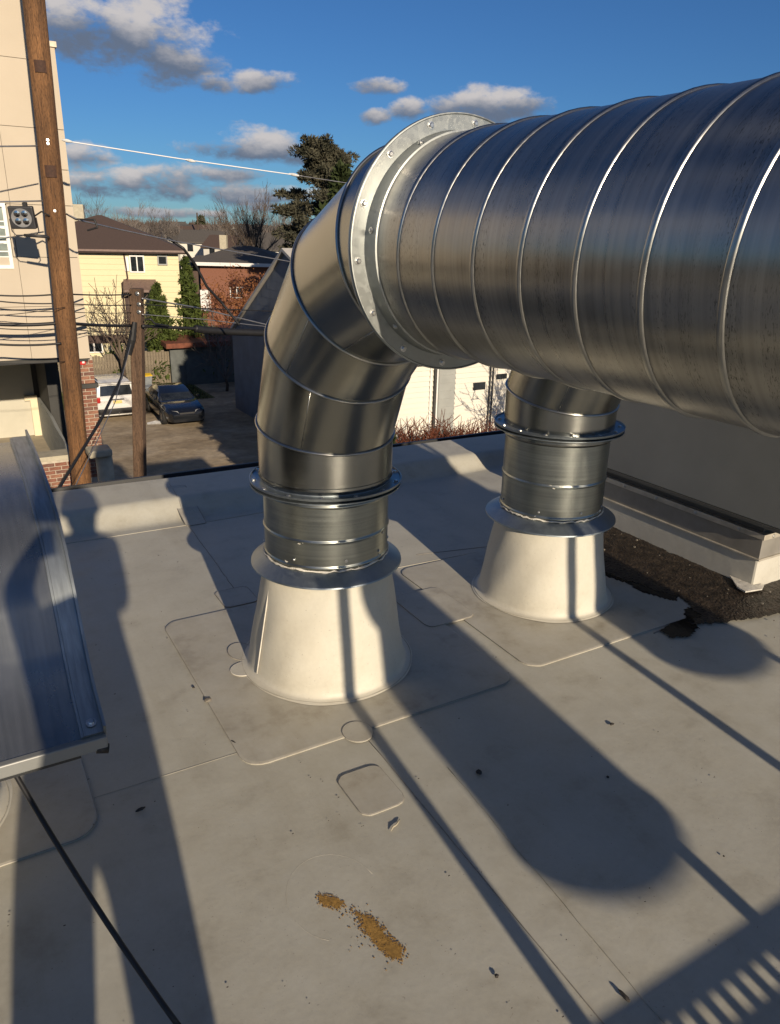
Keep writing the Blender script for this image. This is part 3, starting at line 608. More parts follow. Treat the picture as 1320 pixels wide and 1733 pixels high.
# ================================================================== OUTSIDE: ground and hills
def terrain_z(x, y):
    d = math.hypot(x, y); z = ZG
    if d > 62: z += min(1, (d-62)/240)**1.2*7.2
    if d > 300: z += min(1, (d-300)/900)*6
    return z + (.25*sin(x*.07)*cos(y*.05) if d > 70 else 0)
m = MB(); rads = [0, 6, 12, 20, 30, 42, 56, 66, 80, 100, 125, 155, 190, 230, 270, 320, 400, 550, 800, 1300, 2200, 3600]; na = 96
R = []
for r in rads: R.append([(r*cos(2*pi*k/na)+.01*cos(2*pi*k/na), r*sin(2*pi*k/na)+.01*sin(2*pi*k/na), terrain_z(r*cos(2*pi*k/na), r*sin(2*pi*k/na))) for k in range(na)])
m.rings(R); ground = struct(m.build('ground', 'hill_ground', smooth=True))
lot = MB(); P = [(-6, 12), (30, 12), (30, 45), (-6, 45)]; lot.add([(x, y, ZG+.006) for x, y in P], [(0, 1, 2, 3)]); struct(lot.build('parking_lot', 'gravel'))
gl = MB(); gl.add([(x, y, ZG+.012) for x, y in ((-6, 38.2), (11.6, 38.0), (11.6, 42.2), (-6, 42.2))], [(0, 1, 2, 3)]); struct(gl.build('grass_strip', 'grass'))
m = MB((6, 44, ZG))
for i in range(4200):
    x, y = random.uniform(-1, 11.4), random.uniform(38, 42.2); h = random.uniform(.06, .2); a = random.uniform(0, pi); dx, dy = .03*cos(a), .03*sin(a)
    m.tri((x-dx, y-dy, ZG+.01), (x+dx, y+dy, ZG+.01), (x+random.uniform(-.08, .08), y+random.uniform(-.08, .08), ZG+h))
tag(m.build('grass_tufts', 'grass', fix=False), 'olive grass growing along the back of the lot by the fence', 'grass', kind='stuff')
# ================================================================== BRICKWORK helper
BR = {}
def brick_mesh(l, d, h, mat):
    k = (round(l, 3), d, h, mat)
    if k not in BR: BR[k] = MB().box(-l/2, l/2, -d/2, d/2, -h/2, h/2).mesh('brick', mat)
    return BR[k]
def brick_face(parent, x0, x1, y, z0, z1, L=.205, Hh=.062, J=.012, face='y', depth=.02, flip=0):
    nrow = int((z1-z0)/(Hh+J)); 
    for r in range(nrow):
        x = x0 - (L+J)*.5*(r % 2); z = z0+J+(Hh+J)*r+Hh/2
        while x < x1:
            a, b = max(x, x0), min(x+L, x1)
            if b-a > .03:
                me = brick_mesh(b-a, depth, Hh, random.choice(('brick', 'brick', 'brick_b', 'brick_c')))
                c = ((a+b)/2, y, z) if face == 'y' else (y, (a+b)/2, z)
                inst('brick', me, parent, c, 0 if face == 'y' else pi/2)
            x += L+J
# ================================================================== BEIGE BUILDING on the left
def beige():
    org = (0, 15, ZG); t = thing('apartment_building', 'tall beige stucco building filling the left edge behind the wooden pole', 'building', org)
    V = 15.0; zs = -.62; uR = 2.235; uS = 1.86
    # stucco panels separated by recessed joints
    hs = [zs, .30, 1.13, 1.98, 3.17, 4.17, 5.2, 6.4]; us = [-9, -6.6, -4.2, -1.9, -.2, 1.25, uS]
    for a, b in zip(hs, hs[1:]):
        for c, d in zip(us, us[1:]):
            if c == -.2 and a in (1.13,): continue
            MB(org).box(c+.003, d-.003, V, V+.08, a+.004, b-.004).build('stucco_panel', 'stucco', t)
    MB(org).box(-.194, .28, V, V+.08, 1.136, 1.974).build('stucco_panel', 'stucco', t)
    MB(org).box(1.19, 1.244, V, V+.08, 1.136, 1.974).build('stucco_panel', 'stucco', t)
    hp = [zs-.03, .30, 1.13, 1.98, 2.55, 3.17, 4.38]
    for a, b in zip(hp, hp[1:]): MB(org).box(uS+.0, uR, V-.04, V+.12, a+.005, b-.005).build('stucco_panel', 'stucco', t)
    MB(org).box(-9, uR-.02, V+.081, V+7.5, zs, 4.30).build('core_wall', 'joint', t)
    MB(org).box(-9, uS-.02, V+.081, V+7.5, 4.30, 6.4).build('core_wall', 'joint', t)
    MB(org).box(uR-.02, uR-.002, V+.121, V+7.5, zs, 4.38).build('side_wall', 'stucco', t)
    MB(org).box(uS-.03, uR+.03, V-.07, V+.2, 4.38, 4.46).build('parapet_cap', 'cap_metal', t)
    MB(org).box(-9, uS+.02, V-.05, V+.2, 6.4, 6.5).build('parapet_cap', 'cap_metal', t)
    # window by the left frame edge
    w_ = MB(org).box(.30, 1.18, V+.03, V+.05, .98, 1.95).build('window', 'curtain_glass', t)
    fr = MB(org); x0, x1, z0, z1 = .29, 1.17, .94, 1.99
    for q in ((x0, x0+.06, z0, z1), (x1-.055, x1, z0, z1), (x0+.06, x1-.055, z0, z0+.06), (x0+.06, x1-.055, z1-.06, z1)): fr.box(q[0], q[1], V-.02, V+.06, q[2], q[3])
    fr.build('window_frame', 'white_frame', w_)
    mu = MB(org)
    for z in (1.22, 1.46, 1.70): mu.box(x0+.06, x1-.055, V+.012, V+.028, z-.011, z+.011)
    for x in (.72, .94): mu.box(x-.011, x+.011, V+.010, V+.027, z0+.06, z1-.06)
    mu.build('muntin', 'white_frame', w_)
    for z in (1.09, 1.34, 1.58): # scalloped curtain tiers
        c = MB(org); n = 24; c.rings([[(x0+.06+(x1-x0-.115)*k/n, V+.0285, z+.05), (x0+.06+(x1-x0-.115)*k/n, V+.0285, z+.012*abs(sin(k*.8)))] for k in range(n+1)], closed=False); c.build('curtain_tier', 'white_frame', w_)
    # soffit and open carport below
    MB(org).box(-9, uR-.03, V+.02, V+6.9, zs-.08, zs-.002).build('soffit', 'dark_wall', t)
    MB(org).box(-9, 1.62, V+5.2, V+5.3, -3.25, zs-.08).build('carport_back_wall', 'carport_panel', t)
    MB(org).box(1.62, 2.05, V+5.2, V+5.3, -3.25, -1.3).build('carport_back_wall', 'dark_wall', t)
    MB(org).box(-9, 2.05, V+.12, V+5.2, -3.40, -3.25).build('carport_floor', 'concrete', t)
    MB(org).box(1.50, 1.66, V+5.08, V+5.19, -3.25, -2.25).build('trim_post', 'cream_trim', t)
    MB(org).box(1.38, 1.50, V+5.08, V+5.19, -2.36, -2.25).build('trim_head', 'cream_trim', t)
    sw_ = MB(org).prism([(V+.3, -3.25), (V+5.07, -3.25), (V+5.07, -2.3), (V+2.6, -2.25), (V+.3, -2.42)], 'x', 1.66, 1.72).build('ramp_side_wall', 'grey_panel', t)
    for k in range(4): z = -3.1+.2*k; MB(org).box(1.652, 1.6595, V+.3, V+5.0, z, z+.19).build('siding_board', 'grey_panel', sw_)
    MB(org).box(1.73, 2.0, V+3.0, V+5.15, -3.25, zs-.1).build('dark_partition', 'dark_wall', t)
    MB(org).box(-9, 1.70, V-.3, V+.1, ZG, -2.45).build('low_wall_core', 'mortar', t)
    lw = MB(org).box(-9, 1.72, V-.34, V+.12, -2.44, -2.36).build('wall_coping', 'stone', t)
    tl = bpy.data.objects.new('brick_course_group', None)
    brick_face(t, .6, 1.70, V-.30-15, -3.24+6.5+0*0, -2.45+6.5)
    # brick pier carrying the corner
    MB(org).box(2.0, 2.29, V+.12, V+.42, ZG, zs-.01).build('pier_core', 'mortar', t)
    brick_face(t, 2.0, 2.29, V+.12-15, -3.0+6.5, zs-.02+6.5)
    brick_face(t, .12, .42, 2.0, -3.0+6.5, zs-.02+6.5, face='x')
    MB(org).box(1.94, 2.34, V+.05, V+.48, -1.22, -1.14).build('pier_band', 'dark_wall', t)
    al = MB(org).box(2.06, 2.16, V+.08, V+.108, -.78, -.68).build('alarm_box', 'alarm_red', t, bevel=.01)
    MB(org).box(2.10, 2.14, V+.07, V+.079, -.75, -.71).build('strobe', 'white_frame', al)
    MB(org).box(1.955, 1.985, V+.06, V+.1, -2.4, -.75).build('conduit', 'cable_black', t)
    MB(org).box(1.95, 2.0, V+.04, V+.09, -1.8, -1.68).build('meter_box', 'white_frame', t)
beige()
# stone pedestal between the poles
p = ONV(170, 770, 13.2); org = (p.x+.05, 13.2, ZG); m = thing('stone_pedestal', 'pale stone pedestal with a wide cap at the foot of the big pole', 'pedestal', org)
MB().lathe([(.14, 0), (.14, p.z-ZG-.05), (.10, p.z-ZG)], 20).build('shaft', 'stone', m, smooth=True, sharp=40)
MB().box(-.26, .12, -.2, .2, p.z-ZG, p.z-ZG+.13).build('cap', 'stone', m, bevel=.03)
# ================================================================== POLES
pt = AT(57, 0, 12.7); pb = AT(138, 812, 12.7); ax = (pt-pb).normalized()
def on_pole(z): return pb + ax*((z-pb.z)/ax.z)
org = on_pole(ZG); tp = thing('utility_pole', 'thick brown wooden utility pole with wires and a floodlight', 'utility pole', org)
m = MB(org); n = 28; R = []
for i in range(64):
    z = ZG-.1+i*(8.2-ZG)/63; c = on_pole(z); rr = .160-.001*i*.1
    R.append([(c.x+(rr+.004*sin(5*a+z*.7)+.003*sin(9*a-z*1.3))*cos(a), c.y+(rr+.004*sin(5*a+z*.7)+.003*sin(9*a-z*1.3))*sin(a), z) for a in [2*pi*k/n for k in range(n)]])
m.rings(R, cap=True).build('shaft', 'pole_wood', tp, smooth=True)
toc = Vector((-.35, -1, 0)).normalized()
def plate(zpix, hgt, mat, nm, wd=.7):
    d = ray(97, zpix); z = on_pole(1).z; P_ = None
    z = AT(60+zpix*.1, zpix, 12.55).z; c = on_pole(z); m = MB(org); base = math.atan2(-c.y, -c.x)
    m.rings([[(c.x+(.168)*cos(base-wd+2*wd*k/10), c.y+.168*sin(base-wd+2*wd*k/10), zz) for k in range(11)] for zz in (z-hgt/2, z+hgt/2)], closed=False)
    return m.build(nm, mat, tp, smooth=True)
plate(112, .16, 'stain_dark', 'dark_band', .5); plate(290, .17, 'stain_dark', 'dark_band', .5)
for zp in (357, 237, 243): 
    z = AT(60+zp*.1, zp, 12.55).z; c = on_pole(z); dd = Vector((-c.x, -c.y, 0)).normalized(); bolts(tp, org, [(c+dd*.164, dd)], .014, .014)
# floodlight and arm, fixed to the pole
fp = AT(38, 368, 12.3); org = AT(88, 408, 12.66); tf = thing('floodlight', 'square black floodlight with clear lens on an arm left of the big pole', 'floodlight', org)
rx = Vector((HY, -HX, 0)); fw = Vector((HX, HY, 0)); up = Vector((0, 0, 1)); c = fp
fd = (fw*-1 + up*-.18 + rx*.12).normalized(); fr_ = up.cross(fd)*-1; fr_ = rx - fd*rx.dot(fd); fr_.normalize(); fu = fd.cross(fr_)*-1
if fu.z < 0: fu = -fu
MB(org).obox(c, fr_*.185, fu*.165, fd*.045).build('housing', 'housing', tf, bevel=.02)
MB(org).obox(c-fd*.07, fr_*.12, fu*.11, fd*.03).build('heat_sink', 'housing', tf)
m = MB(org); n = 24; m.rings([[tuple(c+fd*h+fr_*(rr*cos(2*pi*k/n))+fu*(rr*.92*sin(2*pi*k/n))) for k in range(n)] for rr, h in ((.15, .046), (.148, .052), (.14, .05))]); m.f.append(tuple(range(2*n, 3*n)))
le = m.build('lens', 'lens', tf, smooth=True, sharp=30)
for sx, su in ((-.055, .06), (.055, .06), (-.058, -.05), (.058, -.05)):
    m = MB(org); m.rings([[tuple(c+fd*(.0525+.004*i)+fr_*(sx+rr*cos(2*pi*k/8+.4))+fu*(su+rr*sin(2*pi*k/8+.4))) for k in range(8)] for i, rr in ((0, .05), (1, .035), (2, .018))]); m.f.append(tuple(range(16, 24))); m.build('reflector', 'reflector', le)
MB(org).obox(c+fu*.18+fr_*.075, fr_*.03, fu*.035, fd*.03).build('photocell', 'housing', tf)
b0 = c-fu*.26
MB(org).tube([c-fr_*.195-fu*.02, c-fr_*.195-fu*.2, b0-fr_*.15, b0+fr_*.15, c+fr_*.2-fu*.2, c+fr_*.2], .009, 6).build('bracket', 'housing', tf)
MB(org).tube([b0-fr_*.03, b0+fr_*.3-fu*.02, AT(84, 404, 12.66)], [.022, .026, .03], 10).build('arm', 'housing', tf, smooth=True)
# short service pole
q0 = AT(231, 488, 16); q1 = AT(237, 797, 16); ax2 = (q0-q1).normalized(); qb = q1 + ax2*((ZG-q1.z)/ax2.z)
org = qb; ts = thing('service_post', 'short squared brown wooden post with bolts standing in front of the cars', 'post', org)
m = MB(org); e1 = rx; e2 = fw
m.rings([[tuple(p+e1*sx*.118+e2*sy*.118) for sx, sy in ((-1, -1), (1, -1), (1, 1), (-1, 1))] for p in (qb, q1, q1.lerp(q0, .5), q0)], cap=True).build('shaft', 'post_wood', ts, bevel=.02)
bolts(ts, org, [(AT(x, y, 15.86), -fw) for x, y in ((232, 497), (235, 515), (235, 528))], .03, .03)
MB(org).tube([AT(228, 545, 15.85), AT(224, 575, 15.8), AT(219, 600, 15.8)], [.05, .075, .05], 8).build('cable_splice', 'cable_black', ts)
# ================================================================== WIRES
def wire(name, pts, r, mat, lab, sag=0, n=20, parts=()):
    P_ = [Vector(p) for p in pts]; m = MB(P_[0]); out = []
    for a, b in zip(P_, P_[1:]):
        for i in range(n): s = i/n; q = a.lerp(b, s); q.z -= sag*4*s*(1-s); out.append(q)
    out.append(P_[-1]); return tag(m.tube(out, r, 6).build(name, mat, smooth=True), lab, 'wire')
PD = 12.5
def A_(x, y, D=PD): return AT(x, y, D)
gw = wire('guy_wire', [A_(108, 238), A_(320, 271, 13.4), A_(505, 297, 14.2)], .009, 'cable_white', 'white sleeved guy wire sloping across the sky from the big pole')
wire('guy_wire', [A_(505, 297, 14.2), A_(640, 318, 15), A_(1400, 430, 19)], .006, 'cable_grey', 'thin dark end of the guy wire passing behind the elbow at the pine')
for i, (x, y, D) in enumerate(((113, 238, PD), (322, 271.5, 13.4), (497, 295.5, 14.15))):
    a, b = AT(x-8, y-1.5, D), AT(x+9, y+2, D); m = MB(gw.location); m.tube([a, a.lerp(b, .4), a.lerp(b, .6), b], [.013, .026, .026, .012], 8).build('clamp', 'insulator', gw)
wire('guy_wire', [A_(62, 247), A_(-200, 250, 10.8)], .012, 'cable_grey', 'thin grey wire leaving the big pole to the left edge, topmost')
wire('guy_wire', [A_(72, 340), A_(-200, 346, 10.8)], .012, 'cable_grey', 'thin grey wire to the left edge just above the floodlight')
wire('service_cable', [A_(84, 365), A_(70, 358), A_(55, 368)], .012, 'cable_black', 'short black lead looping from the floodlight to the big pole')
wire('service_drop', [A_(112, 362), A_(135, 373), A_(200, 388, 13.8), A_(300, 409, 15.5), A_(470, 439, 18.5), A_(640, 470, 22)], .012, 'cable_grey', 'grey service drop sagging in front of the brown roof towards the elbow')
wire('service_drop', [A_(112, 362), A_(128, 371), A_(160, 372), A_(165, 385), A_(148, 390)], .014, 'cable_black', 'black drip loop hanging at the right of the big pole')
wire('service_drop', [AT(283, 402, 15.5), AT(310, 420, 15.5), AT(330, 447, 15.8), AT(350, 485, 16), AT(375, 512, 16.3), AT(405, 550, 16.5)], .028, 'cable_black', 'thick black cable arching down in front of the brick house')
L = [(500, 497, 498, .022, 'wavy black cable, highest of the pole to post bundle'), (510, 513, 516, .018, 'straight black cable below the wavy one'), (522, 527, 529, .012, 'thin black cable third in the bundle'), (549, 546, 551, .05, 'thickest black cable bundle across the beige wall'), (556, 556, 562, .014, 'thin cable right under the thickest bundle'), (566, 562, 566, .008, 'hair thin wire under the bundle'), (583, 581, 576, .03, 'heavy black cable lowest across the beige wall')]
for yl, yp, yq, r, lab in L:
    wire('overhead_cable', [A_(-250, yl-4, 11.6), A_(0, yl, 12.5), A_(105, yp, 12.98), AT(222, yq, 15.85)] if yl != 583 else [A_(-250, yl-2, 11.6), A_(0, yl, 12.2), A_(104, yp, PD)], r*.62, 'cable_black', lab, .02)
for x0_, y0_, y1_, lab in ((-200, 600, 612, 'thin sagging wire crossing the beige wall just above the carport'), (-200, 534, 520, 'thin slanting wire rising to the big pole from the left')): wire('thin_wire', [A_(x0_, y0_, 10.6), A_(110, y1_)], .006, 'cable_black', lab, .08)
wire('overhead_cable', [AT(240, 505, 15.85), AT(330, 520, 17.5), AT(445, 548, 19.5), AT(640, 590, 23)], .016, 'cable_grey', 'pale grey cable from the short post sloping down behind the elbow')
wire('overhead_cable', [AT(240, 552, 15.85), AT(330, 556, 17), AT(445, 562, 18.5), AT(700, 575, 22)], .035, 'cable_black', 'thick black cable leaving the short post to the right')
wire('overhead_cable', [AT(330, 556, 17), AT(345, 558.5, 17.2), AT(390, 561.5, 17.8), AT(445, 563.5, 18.5)], .085, 'cable_black', 'fat splice enclosure hung on the thick cable right of the short post')
wire('overhead_cable', [AT(240, 515, 15.85), AT(340, 522, 17), AT(445, 526, 18.5), AT(700, 540, 22)], .012, 'cable_black', 'thin black cable right of the short post, upper')
wire('overhead_cable', [AT(240, 532, 15.85), AT(340, 540, 17), AT(445, 552, 18.5), AT(700, 575, 22)], .009, 'cable_grey', 'thin grey wire right of the short post, middle')
wire('overhead_cable', [AT(245, 541, 15.85), AT(255, 540, 15.85), AT(262, 548, 15.9), AT(285, 552, 16.3)], .022, 'cable_black', 'short black loop at the right of the short post')
wire('guy_wire', [AT(222, 560, 15.8), AT(205, 640, 14.5), AT(170, 712, 12.8), AT(108, 812, 10.6), AT(95, 835, 10)], .026, 'cable_black', 'thick black guy cable slanting down across the big pole foot')
wire('guy_wire', [AT(222, 580, 15.8), AT(195, 680, 13.4), AT(160, 755, 11.4), AT(123, 832, 9.6)], .008, 'cable_grey', 'thin pale guy wire slanting down to the roof edge')
# ================================================================== VEGETATION generators
def limb(m, p, d, L, r, depth, rnd, spread=.5, up=.12, seg=3, tips=None, n0=5, kids=3, minr=.006, shrink=.68):
    pts = [p.copy()]; rs = [r]; q = p.copy(); dd = d.normalized()
    for i in range(seg):
        dd = (dd + Vector((rnd.uniform(-1, 1), rnd.uniform(-1, 1), rnd.uniform(-.5, .8)))*.16 + Vector((0, 0, up))).normalized(); q = q + dd*(L/seg); pts.append(q.copy()); rs.append(max(minr, r*(1-.45*(i+1)/seg)))
    m.tube(pts, rs, max(3, n0), False)
    if depth == 0:
        if tips is not None: tips.append((q.copy(), dd.copy()))
        return
    for k in range(kids):
        s = rnd.uniform(.35, 1.0); i = min(seg-1, int(s*seg)); b = pts[i].lerp(pts[i+1], s*seg-i) if s < 1 else pts[-1]
        a = rnd.uniform(0, 2*pi); o = dd.orthogonal(); o.rotate(Matrix.Rotation(a, 3, dd)); nd_ = (dd + o*spread*rnd.uniform(.7, 1.5)).normalized()
        limb(m, b, nd_, L*shrink*rnd.uniform(.8, 1.15), max(minr, rs[i]*.62), depth-1, rnd, spread, up, seg, tips, max(3, n0-1), kids, minr, shrink)
    limb(m, pts[-1], dd, L*shrink, rs[-1], depth-1, rnd, spread, up, seg, tips, max(3, n0-1), kids, minr, shrink)
def bare_tree(loc, h, label, seed, mat='twig', name='bare_tree', group='bare winter trees', depth=4, spread=.55, r=None, trunk=.28, kids=3, minr=.012, leaves=None, nl=0):
    rnd = random.Random(seed); t = thing(name, label, 'tree', loc, rnd.uniform(0, 6), group)
    r = r or h*.018; m = MB(); th = h*trunk
    m.tube([(0, 0, -.3), (rnd.uniform(-.1, .1), rnd.uniform(-.1, .1), th*.5), (0, 0, th)], [r*1.25, r, r*.9], 8).build('trunk', 'bark', t, smooth=True)
    m = MB(); tips = []
    L0 = (h-th)*.42
    for k in range(kids+1):
        a = 2*pi*k/(kids+1)+rnd.uniform(-.4, .4); limb(m, Vector((0, 0, th*rnd.uniform(.8, 1))), Vector((cos(a)*spread, sin(a)*spread, 1)), L0*rnd.uniform(.75, 1.1), r*.6, depth-1, rnd, spread, .1, 3, tips, 5, kids, minr)
    limb(m, Vector((0, 0, th)), Vector((0, 0, 1)), L0*1.1, r*.75, depth-1, rnd, spread, .1, 3, tips, 5, kids, minr)
    m.build('branches', mat, t, fix=False)
    if leaves:
        m = MB()
        for i in range(nl):
            p, d = rnd.choice(tips); c = p + Vector((rnd.gauss(0, .35), rnd.gauss(0, .35), rnd.gauss(0, .3))); s = rnd.uniform(.05, .11); a = Vector((rnd.uniform(-1, 1), rnd.uniform(-1, 1), rnd.uniform(-1, 1)))*s; b = a.orthogonal().normalized()*s*.7
            m.quad(c-a, c+b, c+a, c-b)
        m.build('dead_leaves', leaves, t, fix=False)
    return t
def clump(m, c, r, n, rnd, s0=.08, s1=.16, flat=1.0):
    for i in range(n):
        while True:
            p = Vector((rnd.uniform(-1, 1), rnd.uniform(-1, 1), rnd.uniform(-1, 1)))
            if .15 < p.length < 1: break
        q = Vector(c)+Vector((p.x*r, p.y*r, p.z*r*flat)); s = rnd.uniform(s0, s1); a = (p.normalized()+Vector((rnd.uniform(-1, 1), rnd.uniform(-1, 1), rnd.uniform(-.6, 1)))*.8).normalized()*s; b = a.orthogonal(); b.rotate(Matrix.Rotation(rnd.uniform(0, 6), 3, a.normalized())); b = b.normalized()*s*.34
        m.add([q-a-b*.4, q-a*.2+b, q+a, q-a*.2-b], [(0, 1, 2, 3)])
def evergreen(loc, h, wd, label, seed, mat='evergreen', dens=1.0, name='evergreen_tree', group=None, shape='cone', s0=.08, s1=.17):
    rnd = random.Random(seed); t = thing(name, label, 'tree', loc, 0, group)
    MB().tube([(0, 0, -.2), (0, 0, h*.5), (0, 0, h*.93)], [wd*.07, wd*.05, wd*.012], 7).build('trunk', 'bark', t, smooth=True)
    m = MB(); n = int(26*dens*max(1, h/3))
    for i in range(n):
        s = (i+rnd.random())/n; z = h*(.05+.93*s); w_ = wd*.5*((1-s)**.8*.92+.07 if shape == 'cone' else (1-abs(2*s-.8)**2.4*.45)*(1 if s < .8 else (1-s)*4+.2)); a = rnd.uniform(0, 2*pi); rr = w_*rnd.uniform(.3, 1.0)
        c = (rr*cos(a), rr*sin(a), z); k = w_*rnd.uniform(.35, .6)+.1; clump(m, c, k, int(46*dens), rnd, s0, s1, .8)
    m.build('crown', mat, t, fix=False); return t
def pine(loc, h, label, seed):
    rnd = random.Random(seed); t = thing('pine_tree', label, 'tree', loc, 0)
    MB().tube([(0, 0, 0), (.2, 0, h*.4), (-.1, .1, h*.75), (0, 0, h*.97)], [.32, .26, .16, .05], 9).build('trunk', 'bark', t, smooth=True)
    mbr, mc = MB(), MB()
    for i in range(52):
        s = .30+.68*(i/51); z = h*s; L = (h*.36)*(1.15-s)**.65*rnd.uniform(.55, 1.15); a = i*2.4+rnd.uniform(-.5, .5); d = Vector((cos(a), sin(a), rnd.uniform(-.05, .35))); tip = Vector((0, 0, z))+d*L
        mbr.tube([(0, 0, z), tuple(Vector((0, 0, z))+d*L*.5+Vector((0, 0, -.08))), tuple(tip)], [.07, .05, .02], 5, False)
        for k in range(8):
            q = Vector((0, 0, z))+d*L*rnd.uniform(.3, 1.05)+Vector((rnd.gauss(0, .28), rnd.gauss(0, .28), rnd.uniform(-.05, .3))); clump(mc, q, rnd.uniform(.35, .65), 110, rnd, .09, .2, .7)
    mbr.build('branches', 'bark', t, smooth=True); mc.build('crown', 'needle', t, fix=False); return t
def shrub(loc, h, wd, label, seed, mat, group, n=150, name='shrub', minr=.006):
    rnd = random.Random(seed); t = thing(name, label, 'shrub', loc, 0, group); m = MB()
    for i in range(n):
        a = rnd.uniform(0, 2*pi); r0 = rnd.uniform(0, .25)*wd; d = Vector((cos(a)*rnd.uniform(.05, .5), sin(a)*rnd.uniform(.05, .5), 1)).normalized(); L = h*rnd.uniform(.6, 1.05)
        p = Vector((r0*cos(a), r0*sin(a), 0)); q = p+d*L*.55+Vector((rnd.gauss(0, .05), rnd.gauss(0, .05), 0)); e = q+(d+Vector((rnd.gauss(0, .3), rnd.gauss(0, .3), 0))).normalized()*L*.45
        m.tube([p, q, e], [minr*1.6, minr*1.2, minr*.6], 3, False)
        for k in range(3): f = q.lerp(e, rnd.random()); m.tube([f, f+(Vector((rnd.gauss(0, 1), rnd.gauss(0, 1), 1))).normalized()*h*.14], [minr, minr*.5], 3, False)
    m.build('stems', mat, t, fix=False); return t
# ================================================================== HOUSES (local x = viewer's right, local y = away)
def local(Y0, x0=0):
    def f(px_, py_, Y=None):
        p = AT(px_, py_, Y or Y0)-CPOS; return (p.x*HY-p.y*HX, p.x*HX+p.y*HY, p.z+CAMH)
    return f
def house_base(name, label, Y0, pxc, cat='building', turn=0):
    p = AT(pxc, 420, Y0); org = Vector((p.x, p.y, ZG)); t = thing(name, label, cat, org, YAW+turn)
    o = org-CPOS; ox, oy = o.x*HY-o.y*HX, o.x*HX+o.y*HY; f = local(Y0)
    def L(px_, py_, Y=None): x, y, z = f(px_, py_, Y); return Vector((x-ox, y-oy, z-ZG))
    return t, L
def window(t, x0, x1, z0, z1, y, glassm='dark_glass', fm='white_frame', fw_=.07, mull=1):
    w_ = MB().box(x0, x1, y-.01, y+.02, z0, z1).build('window', glassm, t); m = MB(); d = y-.05
    for q in ((x0-fw_, x0, z0-fw_, z1+fw_), (x1, x1+fw_, z0-fw_, z1+fw_), (x0, x1, z0-fw_, z0), (x0, x1, z1, z1+fw_)): m.box(q[0], q[1], d, y+.01, q[2], q[3])
    for k in range(mull): x = x0+(x1-x0)*(k+1)/(mull+1); m.box(x-.03, x+.03, d+.01, y-.011, z0, z1)
    m.build('window_frame', fm, w_); return w_
t, L = house_base('yellow_house', 'pale yellow two storey house with brown hipped roof', 44, 215, turn=rad(16))
e = L(215, 428); ze = e.z; xl, xr = L(20, 428).x, L(298, 428).x; D_ = 9.4
zb = .3; nb = 22; bh = (ze-zb)/nb
MB().box(xl+.02, xr-.02, .04, D_, 0, ze).build('wall_core', 'yellow_siding', t)
me = MB().prism([(-.03, 0), (.039, 0), (.039, bh-.006), (.0, bh-.006)], 'x', xl, xr).mesh('clapboard', 'yellow_siding')
for i in range(nb): inst('clapboard', me, t, (0, 0, zb+bh*i))
ov = .45; rh = L(150, 371).z-ze; hip = D_/2+ov
x0, x1, y0, y1 = xl-ov, xr+ov, -ov, D_+ov; ym = (y0+y1)/2
rp = [(x0, y0, ze+.18), (x1, y0, ze+.18), (x1, y1, ze+.18), (x0, y1, ze+.18), (x0+hip, ym, ze+rh+.3), (x1-hip+.5, ym, ze+rh+.3)]
m = MB(); m.add(rp, [(0, 1, 5, 4), (1, 2, 5), (2, 3, 4, 5), (3, 0, 4), (3, 2, 1, 0)]); rf = m.build('roof', 'brown_roof', t)
MB().box(x0, x1, y0-.02, y0+.03, ze+.0, ze+.17).build('fascia', 'brown_trim', rf); MB().box(x0, x1, y0-.14, y0-.03, ze+.07, ze+.18).build('gutter', 'gutter_brown', rf)
MB().box(x0, x1, y0+.03, -.04, ze-.02, ze+.03).build('soffit', 'brown_trim', rf)
c = L(127, 360); MB().box(c.x-.35, c.x+.2, ym-.3, ym+.3, ze+rh-.4, ze+rh+.85).build('chimney', 'stone', rf)
def pxrect(L, a, b, c_, d): p, q = L(a, d), L(c_, b); return p.x, q.x, p.z, q.z
x0, x1, z0, z1 = pxrect(L, 221, 433, 240, 459); window(t, x0+.05, x1, z0, z1-.05, -.04, mull=1)
MB().box(x0-.28, x0-.06, -.10, -.05, z0, z1-.05).build('sash_panel', 'white_frame', t)
x0, x1, z0, z1 = pxrect(L, 267, 434, 278, 447); window(t, x0, x1, z0, z1-.03, -.04, fm='grey_panel', mull=0)
x0, x1, z0, z1 = pxrect(L, 211, 478, 256, 488); MB().prism([(-1.3, z0), (-.04, z1+.15), (-.04, z0-.1), (-1.3, z0-.12)], 'x', x0, x1+.2).build('porch_canopy', 'gutter_brown', t)
x0, x1, z0, z1 = pxrect(L, 213, 489, 240, 548); dr = MB().box(x0+.1, x1, -.06, -.035, z0, z1-.1).build('door', 'brown_trim', t); MB().box(x0+.35, x0+.55, -.075, -.062, z1-1.0, z1-.5).build('door_light', 'dark_glass', dr)
x, z = L(211, 440).x, 0; MB().tube([(x, -.1, ze), (x+.08, -.1, ze-1.35), (x-.25, -.1, ze-1.6), (x-.25, -.1, .4)], .045, 6).build('downspout', 'brown_trim', t)
x0, x1, z0, z1 = pxrect(L, 150, 566, 215, 578); MB().box(x0, x1, -.10, -.045, z0, z1).build('basement_band', 'brown_trim', t)
for a in (153, 166): x0, x1, z0, z1 = pxrect(L, a, 578, a+9, 592); window(t, x0, x1, z0, z1, -.045, mull=0)
